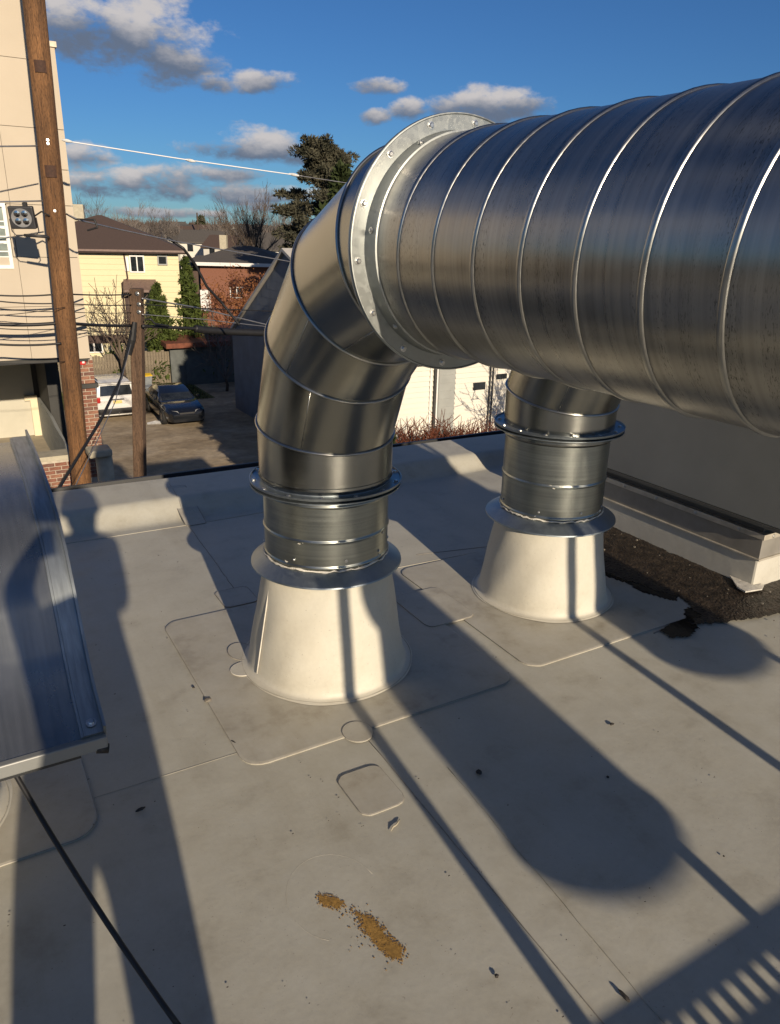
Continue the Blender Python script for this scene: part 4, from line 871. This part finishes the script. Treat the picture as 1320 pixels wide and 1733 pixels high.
# brick house
t, L = house_base('brick_house', 'red brick house with low grey hipped roof beyond the yellow house', 66, 395)
ze = L(395, 447).z; xl, xr = L(338, 447).x, L(490, 447).x
MB().box(xl, xr, 0, 9, 0, ze).build('wall', 'red_brick_wall', t)
m = MB(); ov = .6; rh = L(395, 420).z-ze; m.add([(xl-ov-.6, -ov, ze+.1), (xr+ov, -ov, ze+.1), (xr+ov, 9+ov, ze+.1), (xl-ov, 9+ov, ze+.1), (xl+2.2, 4.5, ze+rh+.15), (xr-4, 4.5, ze+rh+.15)], [(0, 1, 5, 4), (1, 2, 5), (2, 3, 4, 5), (3, 0, 4), (3, 2, 1, 0)]); rf = m.build('roof', 'grey_roof', t)
MB().box(xl-.2, xr+ov, -ov-.05, -ov+.02, ze-.15, ze+.12).build('fascia', 'white_frame', rf)
c = L(360, 420); MB().box(c.x-.3, c.x+.3, 4, 4.6, ze+rh-.5, ze+rh+1.0).build('chimney', 'stone', rf)
x0, x1, z0, z1 = pxrect(L, 344, 490, 356, 508); MB().box(x0, x1, -.9, -.01, z0-.8, z1).build('entry_porch', 'white_frame', t); window(t, x0+2.4, x0+3.4, z0+.3, z1+.2, -.015); window(t, x0+4.6, x0+5.6, z0+.3, z1+.2, -.015)
wl, wr = L(303, 447).x, L(337, 447).x; MB().box(wl, wr-.02, .8, 8, 0, ze-.3).build('side_wing', 'shade_wall', t)  # the wing's shade is put into its darker wall colour
m = MB(); zz = ze-.28; rh2 = L(320, 436).z-zz; m.add([(wl-.4, .3, zz), (wr+.2, .3, zz), (wr+.2, 8, zz), (wl-.4, 8, zz), (wl+.6, 4, zz+rh2+.1), (wr, 4, zz+rh2+.1)], [(0, 1, 5, 4), (1, 2, 5), (2, 3, 4, 5), (3, 0, 4), (3, 2, 1, 0)]); m.build('wing_roof', 'grey_roof', t)
# white sided house with shaded gable end (on the same grid as our roof)
org = (18, 28, ZG); t = thing('sided_house', 'house with sunlit white clapboard front and shaded blue grey gable end', 'building', org)
uw, v0, v1, ze, zeb, zp = 11.78, 20.3, 35.3, -2.12, -2.85, .95; vm = 28.5; ue = 25
MB(org).box(uw+.03, ue, v0+.03, v1-.03, ZG, zeb).build('wall_core', 'white_siding', t)
MB(org).box(uw+.03, ue, v0+.03, v0+.2, zeb, ze).build('wall_core', 'white_siding', t)
MB(org).prism([(v0, ZG), (v1, ZG), (v1, zeb), (vm, zp), (v0, ze)], 'x', uw, uw+.028).build('gable_wall', 'shade_blue_siding', t)  # gable siding darkened and blued: its shade is put into the colour
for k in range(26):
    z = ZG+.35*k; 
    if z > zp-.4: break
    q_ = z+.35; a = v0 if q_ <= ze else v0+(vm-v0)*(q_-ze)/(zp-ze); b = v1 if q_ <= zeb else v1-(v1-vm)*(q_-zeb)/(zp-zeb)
    MB(org).prism([(uw-.010, z), (uw-.0005, z), (uw-.0005, z+.345), (uw-.006, z+.345)], 'y', a, b).build('siding_board', 'shade_blue_siding', t)
MB(org).box(uw-.04, uw-.031, 27.3, 28.1, -1.2, -.1).build('gable_window', 'dark_glass', t)
me = MB().prism([(-.05, 0), (0, 0), (0, .165), (-.004, .158)], 'x', 0, 1).mesh('clapboard', 'white_siding')
for k in range(25):
    for a, b in ((uw, 13.62), (14.32, 19)): inst('clapboard', me, t, (a-18, v0+.029-28, .17*k), 0, (b-a, 1, 1))
nb = MB(org).box(13.64, 14.3, v0-.02, v0+.10, ZG, ze-.1).build('shaded_corner_strip', 'grey_panel', t)  # flat grey strip: a shaded corner put into the colour of the front
for k in range(16): MB(org).box(13.66, 14.28, v0-.032, v0-.0205, ZG+.26*k, ZG+.26*k+.24).build('siding_board', 'grey_panel', nb)
MB(org).box(13.44, 13.52, v0-.09, v0-.01, ZG, ze).build('downspout', 'dark_wall', t)
for x in (13.56, 13.30): MB(org).box(x, x+.05, v0-.045, v0-.005, ZG, ze).build('trim_board', 'white_frame', t)
for x, z, w_, h_ in ((15.05, -3.2, .5, .25), (16.0, -2.9, .45, .18)): q = MB(org).box(x, x+w_, v0-.03, v0-.005, z, z+h_).build('vent_window', 'dark_glass', t)
for x in (15.72, 15.84): MB(org).tube([(x, v0-.06, ZG), (x, v0-.06, ze-.05)], .025, 6).build('conduit', 'dark_wall', t)
m = MB(org); o_ = .14; sl_ = (zp-ze)/(vm-v0)
sr_ = (zp-zeb)/(v1-vm)
for y0, y1, za, zb_ in ((v0-o_, vm, ze-o_*sl_+.03, zp+.03), (v1+o_, vm, zeb-o_*sr_+.03, zp+.03)): m.add([(uw-.15, y0, za), (ue+.2, y0, za), (ue+.2, y1, zb_), (uw-.15, y1, zb_), (uw-.15, y0, za+.12), (ue+.2, y0, za+.12), (ue+.2, y1, zb_+.12), (uw-.15, y1, zb_+.12)], [(0, 3, 2, 1), (4, 5, 6, 7), (0, 1, 5, 4), (1, 2, 6, 5), (2, 3, 7, 6), (3, 0, 4, 7)])
rf = m.build('roof', 'pale_roof', t); MB(org).box(uw-.15, ue, v0-o_-.13, v0-o_-.01, ze-o_*sl_-.02, ze-o_*sl_+.10).build('gutter', 'dark_wall', rf)
# low shed behind the cars
p = G(340, 652, ZG); org = Vector((p.x, 42, ZG)); t = thing('shed', 'low dark shed with rusty red flat roof behind the parked cars', 'shed', org)
sl0, sr0 = ONV(288, 600, 42).x-org.x, 17-org.x; hz = ONV(340, 586, 42).z-ZG
MB().box(sl0, sr0, 0, 5, 0, hz).build('wall', 'shed_wall', t); MB().prism([(-.5, hz+.02), (5.3, hz+.35), (5.3, hz+.5), (-.5, hz+.28)], 'x', sl0-.3, sr0).build('roof', 'rust_roof', t)
for k in range(3): x = sl0+.8+1.75*k; MB().box(x, x+1.6, -.04, -.005, .1, 2.0).build('door_panel', 'shed_wall', t)
# fence planks
org = Vector((5, 42.3, ZG)); t = thing('board_fence', 'weathered tan board fence at the back of the lot', 'fence', org)
hs_ = [1.75, 1.8, 1.85]; ms = [MB().box(-.07, .07, -.012, .012, 0, h).mesh('plank', 'fence_wood') for h in hs_]
for i in range(96): x = -6+.152*i; inst('plank', random.choice(ms), t, (x, random.uniform(-.008, .008), .03+(.1 if x > 2.2 else 0)), random.uniform(-.03, .03))
for z in (.4, 1.4): MB().box(-6.1, 8.6, .014, .06, z, z+.09).build('rail', 'fence_wood', t)
for k in range(7): MB().box(-6+2.4*k-.05, -6+2.4*k+.05, .061, .16, 0, 1.9).build('fence_post', 'fence_wood', t)
# bins
def wheelie(x, y, mat, lid, lab, h=1.05, w_=.29):
    t = thing('wheelie_bin', lab, 'bin', (x, y, ZG), .1, 'wheelie bins by the cars')
    m = MB(); m.rings([[(sx*a, sy*a*1.1, z) for sx, sy in ((-1, -1), (1, -1), (1, 1), (-1, 1))] for a, z in ((w_*.72, .04), (w_, h*.9), (w_*1.06, h*.9), (w_*1.06, h*.95))], cap=True).build('body', mat, t, bevel=.03)
    MB().prism([(-w_*1.25, h*.955), (w_*1.2, h*.955), (w_*1.2, h*1.0), (0, h*1.07), (-w_*1.25, h*1.0)], 'x', -w_*1.08, w_*1.08).build('lid', lid, t, bevel=.02)
    for s in (-1, 1): MB().tube([(s*w_*.8, w_, .1), (s*w_*.98, w_, .1)], .1, 12).build('wheel', 'tyre', t)
p = G(250, 690, ZG); wheelie(p.x, p.y, 'bin_grey', 'bin_grey', 'grey wheelie bin standing between the two parked cars')
p = G(241, 692, ZG); wheelie(p.x-.75, p.y+1.8, 'bin_yellow', 'bin_yellow', 'yellow wheelie bin peeking out behind the short post')
p = G(268, 684, ZG); wheelie(p.x, p.y+2.6, 'bin_grey', 'bin_yellow', 'grey wheelie bin with bright yellow lid behind the dark car')
p = G(262, 717, ZG); m = MB(p); m.add([p+Vector(q) for q in ((-.35, -.1, .03), (.2, -.25, .05), (.45, .1, .03), (.1, .22, .09), (-.3, .18, .04))], [(0, 1, 3), (1, 2, 3), (0, 3, 4)]); m.add([p+Vector(q) for q in ((-.35, -.1, .012), (.2, -.25, .012), (.45, .1, .012), (-.3, .18, .012))], [(0, 3, 2, 1)])
tag(m.build('paper_scrap', 'paper'), 'white scrap of paper lying on the lot in front of the cars', 'litter')
# ================================================================== CARS (local +y is the nose)
def loft(m, st):
    R = [[(x, y, z) for x, z in sec] for y, sec in st]; m.rings(R, cap=True); return m
def car(name, lab, loc, rz, body, kind):
    t = thing(name, lab, 'car', loc, rz)
    suv = kind == 'suv'; w_ = .93; belt = 1.12 if suv else .95; top = 1.74 if suv else 1.44; sill = .30
    def sec(wt, zt, wb=None):
        wb = wb or wt; return [(-wb*.9, sill-.05), (-wb*.98, sill+.1), (-wb, .62), (-wt*.985, zt-.10), (-wt*.9, zt), (wt*.9, zt), (wt*.985, zt-.10), (wb, .62), (wb*.98, sill+.1), (wb*.9, sill-.05)]
    if suv: st = [(-2.25, sec(.84, 1.0)), (-2.15, sec(.92, belt)), (-1.2, sec(.94, belt)), (.6, sec(.94, belt)), (1.1, sec(.93, 1.1)), (2.0, sec(.9, 1.02)), (2.3, sec(.78, .82))]
    else: st = [(-2.38, sec(.74, .82)), (-2.25, sec(.86, .98)), (-1.4, sec(.91, 1.0)), (.0, sec(.92, belt)), (.85, sec(.91, .96)), (1.9, sec(.87, .82)), (2.25, sec(.8, .70)), (2.4, sec(.66, .56))]
    loft(MB(), st).build('body', body, t, smooth=True, bevel=.03, sharp=40)
    if suv: cab = [(-2.12, .80, belt-.02), (-1.98, .74, top-.12), (-1.7, .72, top), (.1, .72, top-.01), (.35, .74, top-.08), (1.05, .84, belt-.03)]
    else: cab = [(-1.85, .80, .97), (-1.1, .66, top-.07), (-.6, .64, top), (.05, .64, top-.03), (.95, .80, .93)]
    zb0 = belt-.05
    m = MB(); R = []
    for y, ww, z in cab: R.append([(-.88, y, zb0), (-ww-.04*(z < belt+.1), y, max(z-.06, zb0+.01)), (-ww+.07, y, max(z, zb0+.02)), (ww-.07, y, max(z, zb0+.02)), (ww+.04*(z < belt+.1), y, max(z-.06, zb0+.01)), (.88, y, zb0)])
    m.rings(R, cap=True).build('cabin', body, t, smooth=True, sharp=35)
    def pane(P, nm): MB().add(P, [(0, 1, 2, 3)]) if 0 else None; q = MB(); q.add(P, [(0, 1, 2, 3)]); q.add([Vector(p)*.999+Vector((0, 0, -.012)) for p in P], [(3, 2, 1, 0)]); return q.build(nm, 'dark_glass', t)
    if suv:
        pane([(-.70, -2.135, belt+.03), (.70, -2.135, belt+.03), (.64, -2.01, top-.17), (-.64, -2.01, top-.17)], 'rear_window')
        MB().box(-.72, .72, -2.16, -1.86, top-.10, top-.05).build('spoiler', body, t, bevel=.02)
        pl = MB().box(-.19, .19, -2.275, -2.262, .80, .93).build('licence_plate', 'plate_yellow', t)
        for s in (-1, 1): MB().box(s*.80-.08, s*.80+.08, -2.27, -2.13, .86, 1.10).build('tail_light', 'lamp_red', t, bevel=.02); MB().tube([(s*.66, -1.6, top+.03), (s*.66, .0, top+.03)], .02, 6).build('roof_rail', 'plastic_black', t)
        MB().box(-.86, .86, -2.31, -2.15, .32, .58).build('bumper', 'plastic_black', t, bevel=.04); MB().tube([(0, -2.27, .36), (0, -2.4, .36), (0, -2.4, .43)], .025, 8).build('tow_ball', 'rim', t)
        MB().box(-.3, .3, -2.262, -2.255, .95, 1.0).build('handle_trim', 'plastic_black', t)
    else:
        pane([(.72, .90, belt+.01), (-.72, .90, belt+.01), (-.58, .12, top-.07), (.58, .12, top-.07)], 'windshield')
        for s in (-1, 1):
            h = MB(); h.add([(s*.34, 2.335, .62), (s*.68, 2.24, .64), (s*.76, 2.10, .74), (s*.40, 2.26, .72), (s*.34, 2.30, .60), (s*.68, 2.2, .62), (s*.76, 2.06, .72), (s*.40, 2.22, .70)], [(0, 1, 2, 3), (7, 6, 5, 4), (0, 4, 5, 1), (1, 5, 6, 2), (2, 6, 7, 3), (3, 7, 4, 0)]); h.build('headlight', 'lamp_clear', t)
            MB().box(s*.98-.08, s*.98+.08, .62, .74, .96, 1.08).build('wing_mirror', body, t, bevel=.03)
            MB().tube([(s*.62, 2.30, .38), (s*.62, 2.345, .38)], .06, 10).build('fog_light', 'lamp_clear', t)
        MB().box(-.34, .34, 2.30, 2.372, .50, .66).build('grille', 'plastic_black', t, bevel=.03); MB().box(-.62, .62, 2.28, 2.36, .28, .42).build('air_intake', 'plastic_black', t, bevel=.03); MB().box(-.16, .16, 2.365, 2.385, .43, .5).build('licence_plate', 'white_frame', t)
        MB().add
    for s in (-1, 1):
        if suv: S_ = [(-1.75, -.95), (-.85, -.05), (.02, .72)]
        else: S_ = [(-.95, -.32), (-.24, .48)]
        for a, b in S_:
            def xz(y, z): fz = (z-zb0)/(top-zb0); return s*(.895-.22*fz)
            z0, z1 = belt+.03, top-.17; dn = .18 if b == S_[-1][1] else 0
            pane([(xz(a, z0), a, z0), (xz(b, z0), b, z0), (xz(b, z1), b-dn*1.6, z1), (xz(a, z1), a+.06, z1)], 'side_window')
        for y in (-1.38, 1.42):
            wh = MB().lathe([(.2, -.11), (.33, -.11), (.345, -.08), (.345, .08), (.33, .11), (.2, .11)], 20).build('wheel', 'tyre', t, smooth=True, sharp=40); wh.rotation_euler = (0, pi/2, 0); wh.location = (s*.82, y, .345)
            r_ = MB().lathe([(.001, .10), (.06, .115), (.2, .09), (.21, .112), (.001, -.05)], 20).build('rim', 'rim', wh, smooth=True)
            if s < 0: r_.rotation_euler = (pi, 0, 0)
    return t
p = G(202, 712, ZG); car('parked_car', 'white SUV parked with its rear window and yellow plate facing us', (p.x+.0, p.y+2.2, ZG+.01), .0, 'car_white', 'suv')
p = G(322, 722, ZG); car('parked_car', 'black sedan parked nose towards us in the shade edge', (p.x-.1, p.y+2.3, ZG+.01), pi, 'car_dark', 'sedan')
# ================================================================== TREES
def GT(px_, D): p = AT(px_, 420, D); return (p.x, p.y, terrain_z(p.x, p.y))
def hgt(px_, py_, D): p = AT(px_, py_, D); return p.z-terrain_z(p.x, p.y)
pine(GT(552, 58), hgt(552, 244, 58), 'dark shaggy pine rising behind the duct elbow', 11)
evergreen(GT(260, 42.5), hgt(260, 478, 42.5), 2.3, 'conical green evergreen in front of the yellow house door', 21, dens=1.8, group='evergreens by the yellow house', s1=.2); evergreen(GT(312, 45), hgt(312, 432, 45), 2.2, 'narrow tall evergreen at the right corner of the yellow house', 22, dens=1.6, group='evergreens by the yellow house', s1=.2)
evergreen(GT(276, 47.5), hgt(276, 500, 47.5), 4.0, 'broad low evergreen between the two taller ones by the yellow house', 23, dens=1.8, group='evergreens by the yellow house', shape='round', s1=.2)
evergreen(GT(335, 44), hgt(335, 545, 44), 3.0, 'low evergreen bush behind the rusty shed roof', 26, group='evergreens by the yellow house', shape='round')
evergreen(GT(181, 41), hgt(181, 578, 41), 1.2, 'small green bush in front of the fence left of the short post', 24, shape='round', name='bush')
evergreen((9.2, 19.3, ZG), 7.6, 1.8, 'dense evergreen mostly hidden behind the left riser', 31, 'evergreen_dark', 2.2, group='evergreens hidden by the riser', shape='round', s0=.12, s1=.25); evergreen((10.05, 20.2, ZG), 10.0, 2.0, 'dense evergreen beside the white house corner behind the riser', 32, 'evergreen_dark', 2.2, group='evergreens hidden by the riser', shape='round', s0=.12, s1=.25)  # hidden evergreens inferred from the lot's shadow, made taller and thicker to deepen it
p = ONV(668, 700, 15.5); evergreen((p.x-.25, 15.5, ZG), p.z-ZG+.2, .9, 'slim evergreen tip right beside the left riser above the gutter', 33, 'evergreen_dark', 1.3, name='slim_evergreen')
bare_tree(GT(186, 39.5), hgt(186, 480, 39.5), 'gnarled bare tree in front of the yellow wall', 41, 'twig', depth=4, spread=.75, trunk=.34, minr=.014)
bare_tree(GT(425, 72), hgt(425, 330, 72), 'tall bare tree standing over the brick house roof', 42, 'twig', depth=5, spread=.42, trunk=.3, minr=.010, kids=3)
bare_tree(GT(405, 52), hgt(405, 462, 52), 'bushy tree with rusty dead leaves in front of the brick wall', 43, 'red_twig', depth=4, spread=.8, trunk=.12, minr=.014, leaves='brown_leaf', nl=2600, name='brown_tree')
bare_tree(GT(440, 50), hgt(440, 480, 50), 'reddish brown leafy tree beside the shaded gable roof', 44, 'red_twig', depth=4, spread=.8, trunk=.12, minr=.014, leaves='brown_leaf', nl=2200, name='brown_tree')
bare_tree(GT(370, 40.5), hgt(370, 520, 40.5), 'pale leafless shrub tree above the rusty shed roof', 45, 'twig_grey', depth=4, spread=.8, trunk=.15, minr=.013)
TL = [(150, 95, 342, 'bare crown showing above the brown roof beside the chimney', 4), (222, 110, 352, 'bare tree fanning out over the brown roof slope', 4), (262, 120, 358, 'dense bare tree right of the fanning one behind the roof', 4), (290, 150, 372, 'bare tree just off the end of the brown roof', 4), (380, 140, 360, 'bare tree left of the tallest one on the skyline', 4), (470, 130, 356, 'bare tree at the elbow edge on the skyline', 4), (330, 210, 380, 'small far bare tree near the skyline mast', 3), (200, 130, 366, 'small bare tree between two larger crowns behind the roof', 3)]
for i, (x, D, y, lab, dp_) in enumerate(TL): bare_tree(GT(x, D), hgt(x, y, D), lab, 60+i, 'twig_grey', depth=dp_+1, spread=.5, trunk=.2, minr=.0062*D/60)
evergreen(GT(343, 170), hgt(343, 366, 170), 6.5, 'dark far conifer beside the thin mast on the skyline', 71, 'far_green', .8, s0=.4, s1=.8)
p = GT(337, 160); o = MB(p); o.tube([p, (p[0], p[1], p[2]+hgt(337, 360, 160))], [.22, .14], 6); tag(o.build('skyline_mast', 'bark'), 'thin straight mast rising beside the far conifer', 'mast')
# far wood on the hill and at the skyline: one mass
m = MB(); rnd = random.Random(5)
for i in range(1500):
    x = rnd.uniform(60, 640); D = rnd.choice((rnd.uniform(200, 330), rnd.uniform(240, 420), rnd.uniform(160, 240))); p = Vector(GT(x, D)); h = rnd.uniform(3.0, 5.6) if D > 200 else rnd.uniform(2.0, 3.6); wd = h*.5
    for k in range(20):
        a = rnd.uniform(0, 2*pi); q = p+Vector((cos(a)*wd*rnd.random()*.3, sin(a)*wd*rnd.random()*.3, h*rnd.uniform(.05, .45))); e = q+Vector((cos(a)*rnd.uniform(.1, .7)*wd*.6, sin(a)*wd*rnd.uniform(.1, .7)*.6, h*rnd.uniform(.25, .55))); s = .0011*D*rnd.uniform(.5, 1.3); b = Vector((HY, -HX, 0))*s
        m.add([q-b, q+b, e+b*.3, e-b*.3], [(0, 1, 2, 3)])
tag(m.build('distant_wood', 'far_wood', fix=False), 'brown leafless woodland massed along the far hillside and skyline', 'woodland', kind='stuff')
# far houses on the slope
HS = [(345, 130, 'white_siding', 'grey_roof'), (322, 150, 'carport_panel', 'grey_roof'), (368, 150, 'white_siding', 'grey_roof'), (388, 125, 'white_siding', 'brown_roof'), (404, 160, 'white_siding', 'grey_roof'), (420, 140, 'carport_panel', 'grey_roof'), (438, 118, 'white_siding', 'grey_roof'), (455, 150, 'white_siding', 'brown_roof'), (470, 128, 'white_siding', 'grey_roof'), (312, 180, 'white_siding', 'grey_roof'), (296, 200, 'grey_panel', 'grey_roof'), (380, 185, 'carport_panel', 'brown_roof'), (412, 190, 'white_siding', 'grey_roof'), (446, 185, 'white_siding', 'grey_roof'), (355, 165, 'carport_panel', 'brown_roof'), (330, 172, 'grey_panel', 'brown_roof')]
where = ['leftmost under the skyline mast', 'small grey one near the mast', 'above the grey hipped roof ridge', 'between two bare trunks at the middle', 'behind the tall bare tree trunk', 'cream one right of the tall tree', 'largest, right of the tall bare tree', 'brown roofed one near the elbow', 'rightmost, touching the elbow', 'far one just off the brown roof end', 'grey far one behind the brown roof end', 'cream far one with brown roof', 'far one behind the tall tree crown', 'far one highest near the elbow', 'cream one low over the brick house chimney', 'grey one low over the side wing']
for (x, D, wm_, rm), wl_ in zip(HS, where):
    p = GT(x, D); rz = YAW+random.uniform(-.5, .5); t = thing('far_house', 'small distant gabled house on the slope, '+wl_, 'building', (p[0], p[1], p[2]+1.6), rz, 'small houses on the far slope'); w_, d_, h_ = random.uniform(2.4, 3.4), 2.8, random.uniform(2.8, 3.6)
    MB().prism([(-d_, -2.5), (d_, -2.5), (d_, h_), (0, h_+1.5), (-d_, h_)], 'x', -w_, w_).build('wall', wm_, t)
    m = MB()
    for s in (-1, 1): m.add([(-w_-.3, s*(d_+.4), h_-.2), (w_+.3, s*(d_+.4), h_-.2), (w_+.3, 0, h_+1.55), (-w_-.3, 0, h_+1.55), (-w_-.3, s*(d_+.4), h_+.0), (w_+.3, s*(d_+.4), h_+.0), (w_+.3, 0, h_+1.75), (-w_-.3, 0, h_+1.75)], [(0, 1, 2, 3), (4, 5, 6, 7), (0, 1, 5, 4), (0, 3, 7, 4), (1, 2, 6, 5)])
    m.build('roof', rm, t)
    for k in (-.5, .35): MB().box(w_*k-.45, w_*k+.45, -d_-.05, -d_-.005, h_*.55, h_*.55+1.1).build('window', 'dark_glass', t)
# reddish brush beyond the gutter
where = ['next to the slim evergreen', 'second from the slim evergreen', 'third from the slim evergreen', 'below the downspout', 'right of the downspout', 'below the shade-grey siding strip', 'under the branch shadows', 'left of the right riser', 'behind the right riser flange', 'farthest right behind the right riser']
for i, wl_ in enumerate(where):
    px_ = 684+i*22; V = 16.6+.25*(i % 3); p = ONV(px_, 728, V); shrub((p.x, V, ZG), p.z-ZG+random.uniform(.05, .2), 1.0, 'reddish leafless brush above the dark roof gutter, '+wl_, 80+i, 'red_twig', 'reddish brush beyond the roof edge', 210, 'red_shrub', .011)
bare_tree((16.6, 15.6, ZG), 5.4, 'bare tree beside the right riser in front of the white clapboard wall', 96, 'twig', depth=5, spread=.8, trunk=.3, minr=.01)
# ================================================================== the person taking the picture (behind the lens; the shadow lies on the deck)
def person():
    bx, by = -.07, -.32; t = thing('person', 'standing person in dark jacket and trousers casting the long shadow at the left', 'person', (bx, by, 0), -.25)
    V = []; E_ = []; Rr = []
    def v(p, r): V.append(p); Rr.append(r); return len(V)-1
    def e(a, b): E_.append((a, b))
    pel = v((.06, 0, .86), (.25, .16)); wst = v((.09, .0, 1.06), (.245, .155)); ch = v((.11, .0, 1.24), (.225, .155)); sh = v((.15, .0, 1.38), (.14, .12)); nk = v((.17, .01, 1.45), (.065, .065)); h0 = v((.17, .03, 1.53), (.085, .09)); h1 = v((.17, .025, 1.63), (.09, .10)); h2 = v((.17, .015, 1.70), (.05, .06))
    for a, b in ((pel, wst), (wst, ch), (ch, sh), (sh, nk), (nk, h0), (h0, h1), (h1, h2)): e(a, b)
    for s in (-1, 1):
        hp = v((.03+s*.11, 0, .72), (.125, .12)); kn = v((.01+s*.122, .015, .45), (.082, .085)); an = v((s*.13, -.01, .09), (.05, .052)); toe = v((s*.145, .14, .045), (.045, .035)); e(pel, hp); e(hp, kn); e(kn, an); e(an, toe)
        so = v((.14+s*.13, 0, 1.35), (.085, .085)); el = v((.11+s*.12, .10, 1.10), (.06, .06)); wr = v((s*.10, .22, 1.40), (.036, .034)); e(sh, so); e(so, el); e(el, wr)
        pm = v((s*.075, .255, 1.455), (.032, .018)); e(wr, pm)
        for k in range(4):
            a = v((s*(.062-.004*k), .262+.006*k, 1.475+.014*(k-1.2)), (.0105, .0105)); b = v((s*.035, .282, 1.485+.016*(k-1.2)), (.009, .009)); c = v((s*.012, .276, 1.487+.016*(k-1.2)), (.0075, .0075)); e(pm, a); e(a, b); e(b, c)
        a = v((s*.06, .235, 1.47), (.011, .011)); b = v((s*.045, .235, 1.50), (.009, .009)); e(pm, a); e(a, b)
    me = bpy.data.meshes.new('body'); me.from_pydata(V, E_, []); o = bpy.data.objects.new('body', me); COL.objects.link(o); o.parent = t
    sk = o.modifiers.new('Skin', 'SKIN'); sk.use_smooth_shade = True; o.modifiers.new('Subsurf', 'SUBSURF').levels = 2; o.modifiers['Subsurf'].render_levels = 2
    if not me.skin_vertices: me.attributes
    for i, r in enumerate(Rr): me.skin_vertices[0].data[i].radius = r
    me.skin_vertices[0].data[0].use_root = True
    m, T, b = new_mat('clothes'); c = nd(T, 'ShaderNodeTexCoord'); s_ = nd(T, 'ShaderNodeSeparateXYZ'); T.links.new(c.outputs['Object'], s_.inputs[0])
    T.links.new(ramp(T, s_.outputs[2], [(0, (.02, .018, .016)), (.06, (.03, .035, .05)), (.92, (.03, .035, .05)), (.93, (.045, .045, .048)), (1, (.045, .045, .048))]), b.inputs['Base Color'])
    gt = nd(T, 'ShaderNodeMath', operation='GREATER_THAN'); T.links.new(s_.outputs[2], gt.inputs[0]); gt.inputs[1].default_value = 1.425
    T.links.new(mix(T, gt.outputs[0], b.inputs['Base Color'].links[0].from_socket, (.45, .27, .19)), b.inputs['Base Color']); b.inputs['Roughness'].default_value = .8
    me.materials.append(m)
    bm = bmesh.new(); bmesh.ops.create_uvsphere(bm, u_segments=20, v_segments=12, radius=.112)
    bm.verts.ensure_lookup_table(); bmesh.ops.delete(bm, geom=[q for q in bm.verts if q.co.y > .035 and q.co.z < .03 or q.co.z < -.07], context='VERTS')
    hm = bpy.data.meshes.new('hair'); bm.to_mesh(hm); bm.free(); hm.materials.append(MATS['hair']); ho = bpy.data.objects.new('hair', hm); COL.objects.link(ho); ho.parent = t; ho.location = (.17, .012, 1.62); ho.scale = (.92, 1.05, .95)
    for s in (-1, 1): MB().tube([(.17+s*.032, .11, 1.60), (.17+s*.032, .118, 1.60)], .012, 10).build('eye', 'dark_glass', t)
    MB().tube([(.17, .113, 1.59), (.17, .13, 1.56), (.17, .115, 1.553)], [.008, .014, .01], 8).build('nose', 'skin', t, smooth=True); MB().tube([(.146, .11, 1.525), (.17, .118, 1.523), (.194, .11, 1.525)], .006, 6).build('mouth', 'alarm_red', t, smooth=True)
    for s in (-1, 1): MB().tube([(.17+s*.089, .01, 1.61), (.17+s*.1, .0, 1.595), (.17+s*.09, .005, 1.56)], [.012, .016, .009], 8).build('ear', 'skin', t, smooth=True)
person()
ph = CPOS - F_*.035; m = MB(ph); m.obox(ph, R_*.037, U_*.075, F_*.004); tag(m.build('phone', 'housing', bevel=.004), 'dark phone held up by the person behind the lens', 'phone')
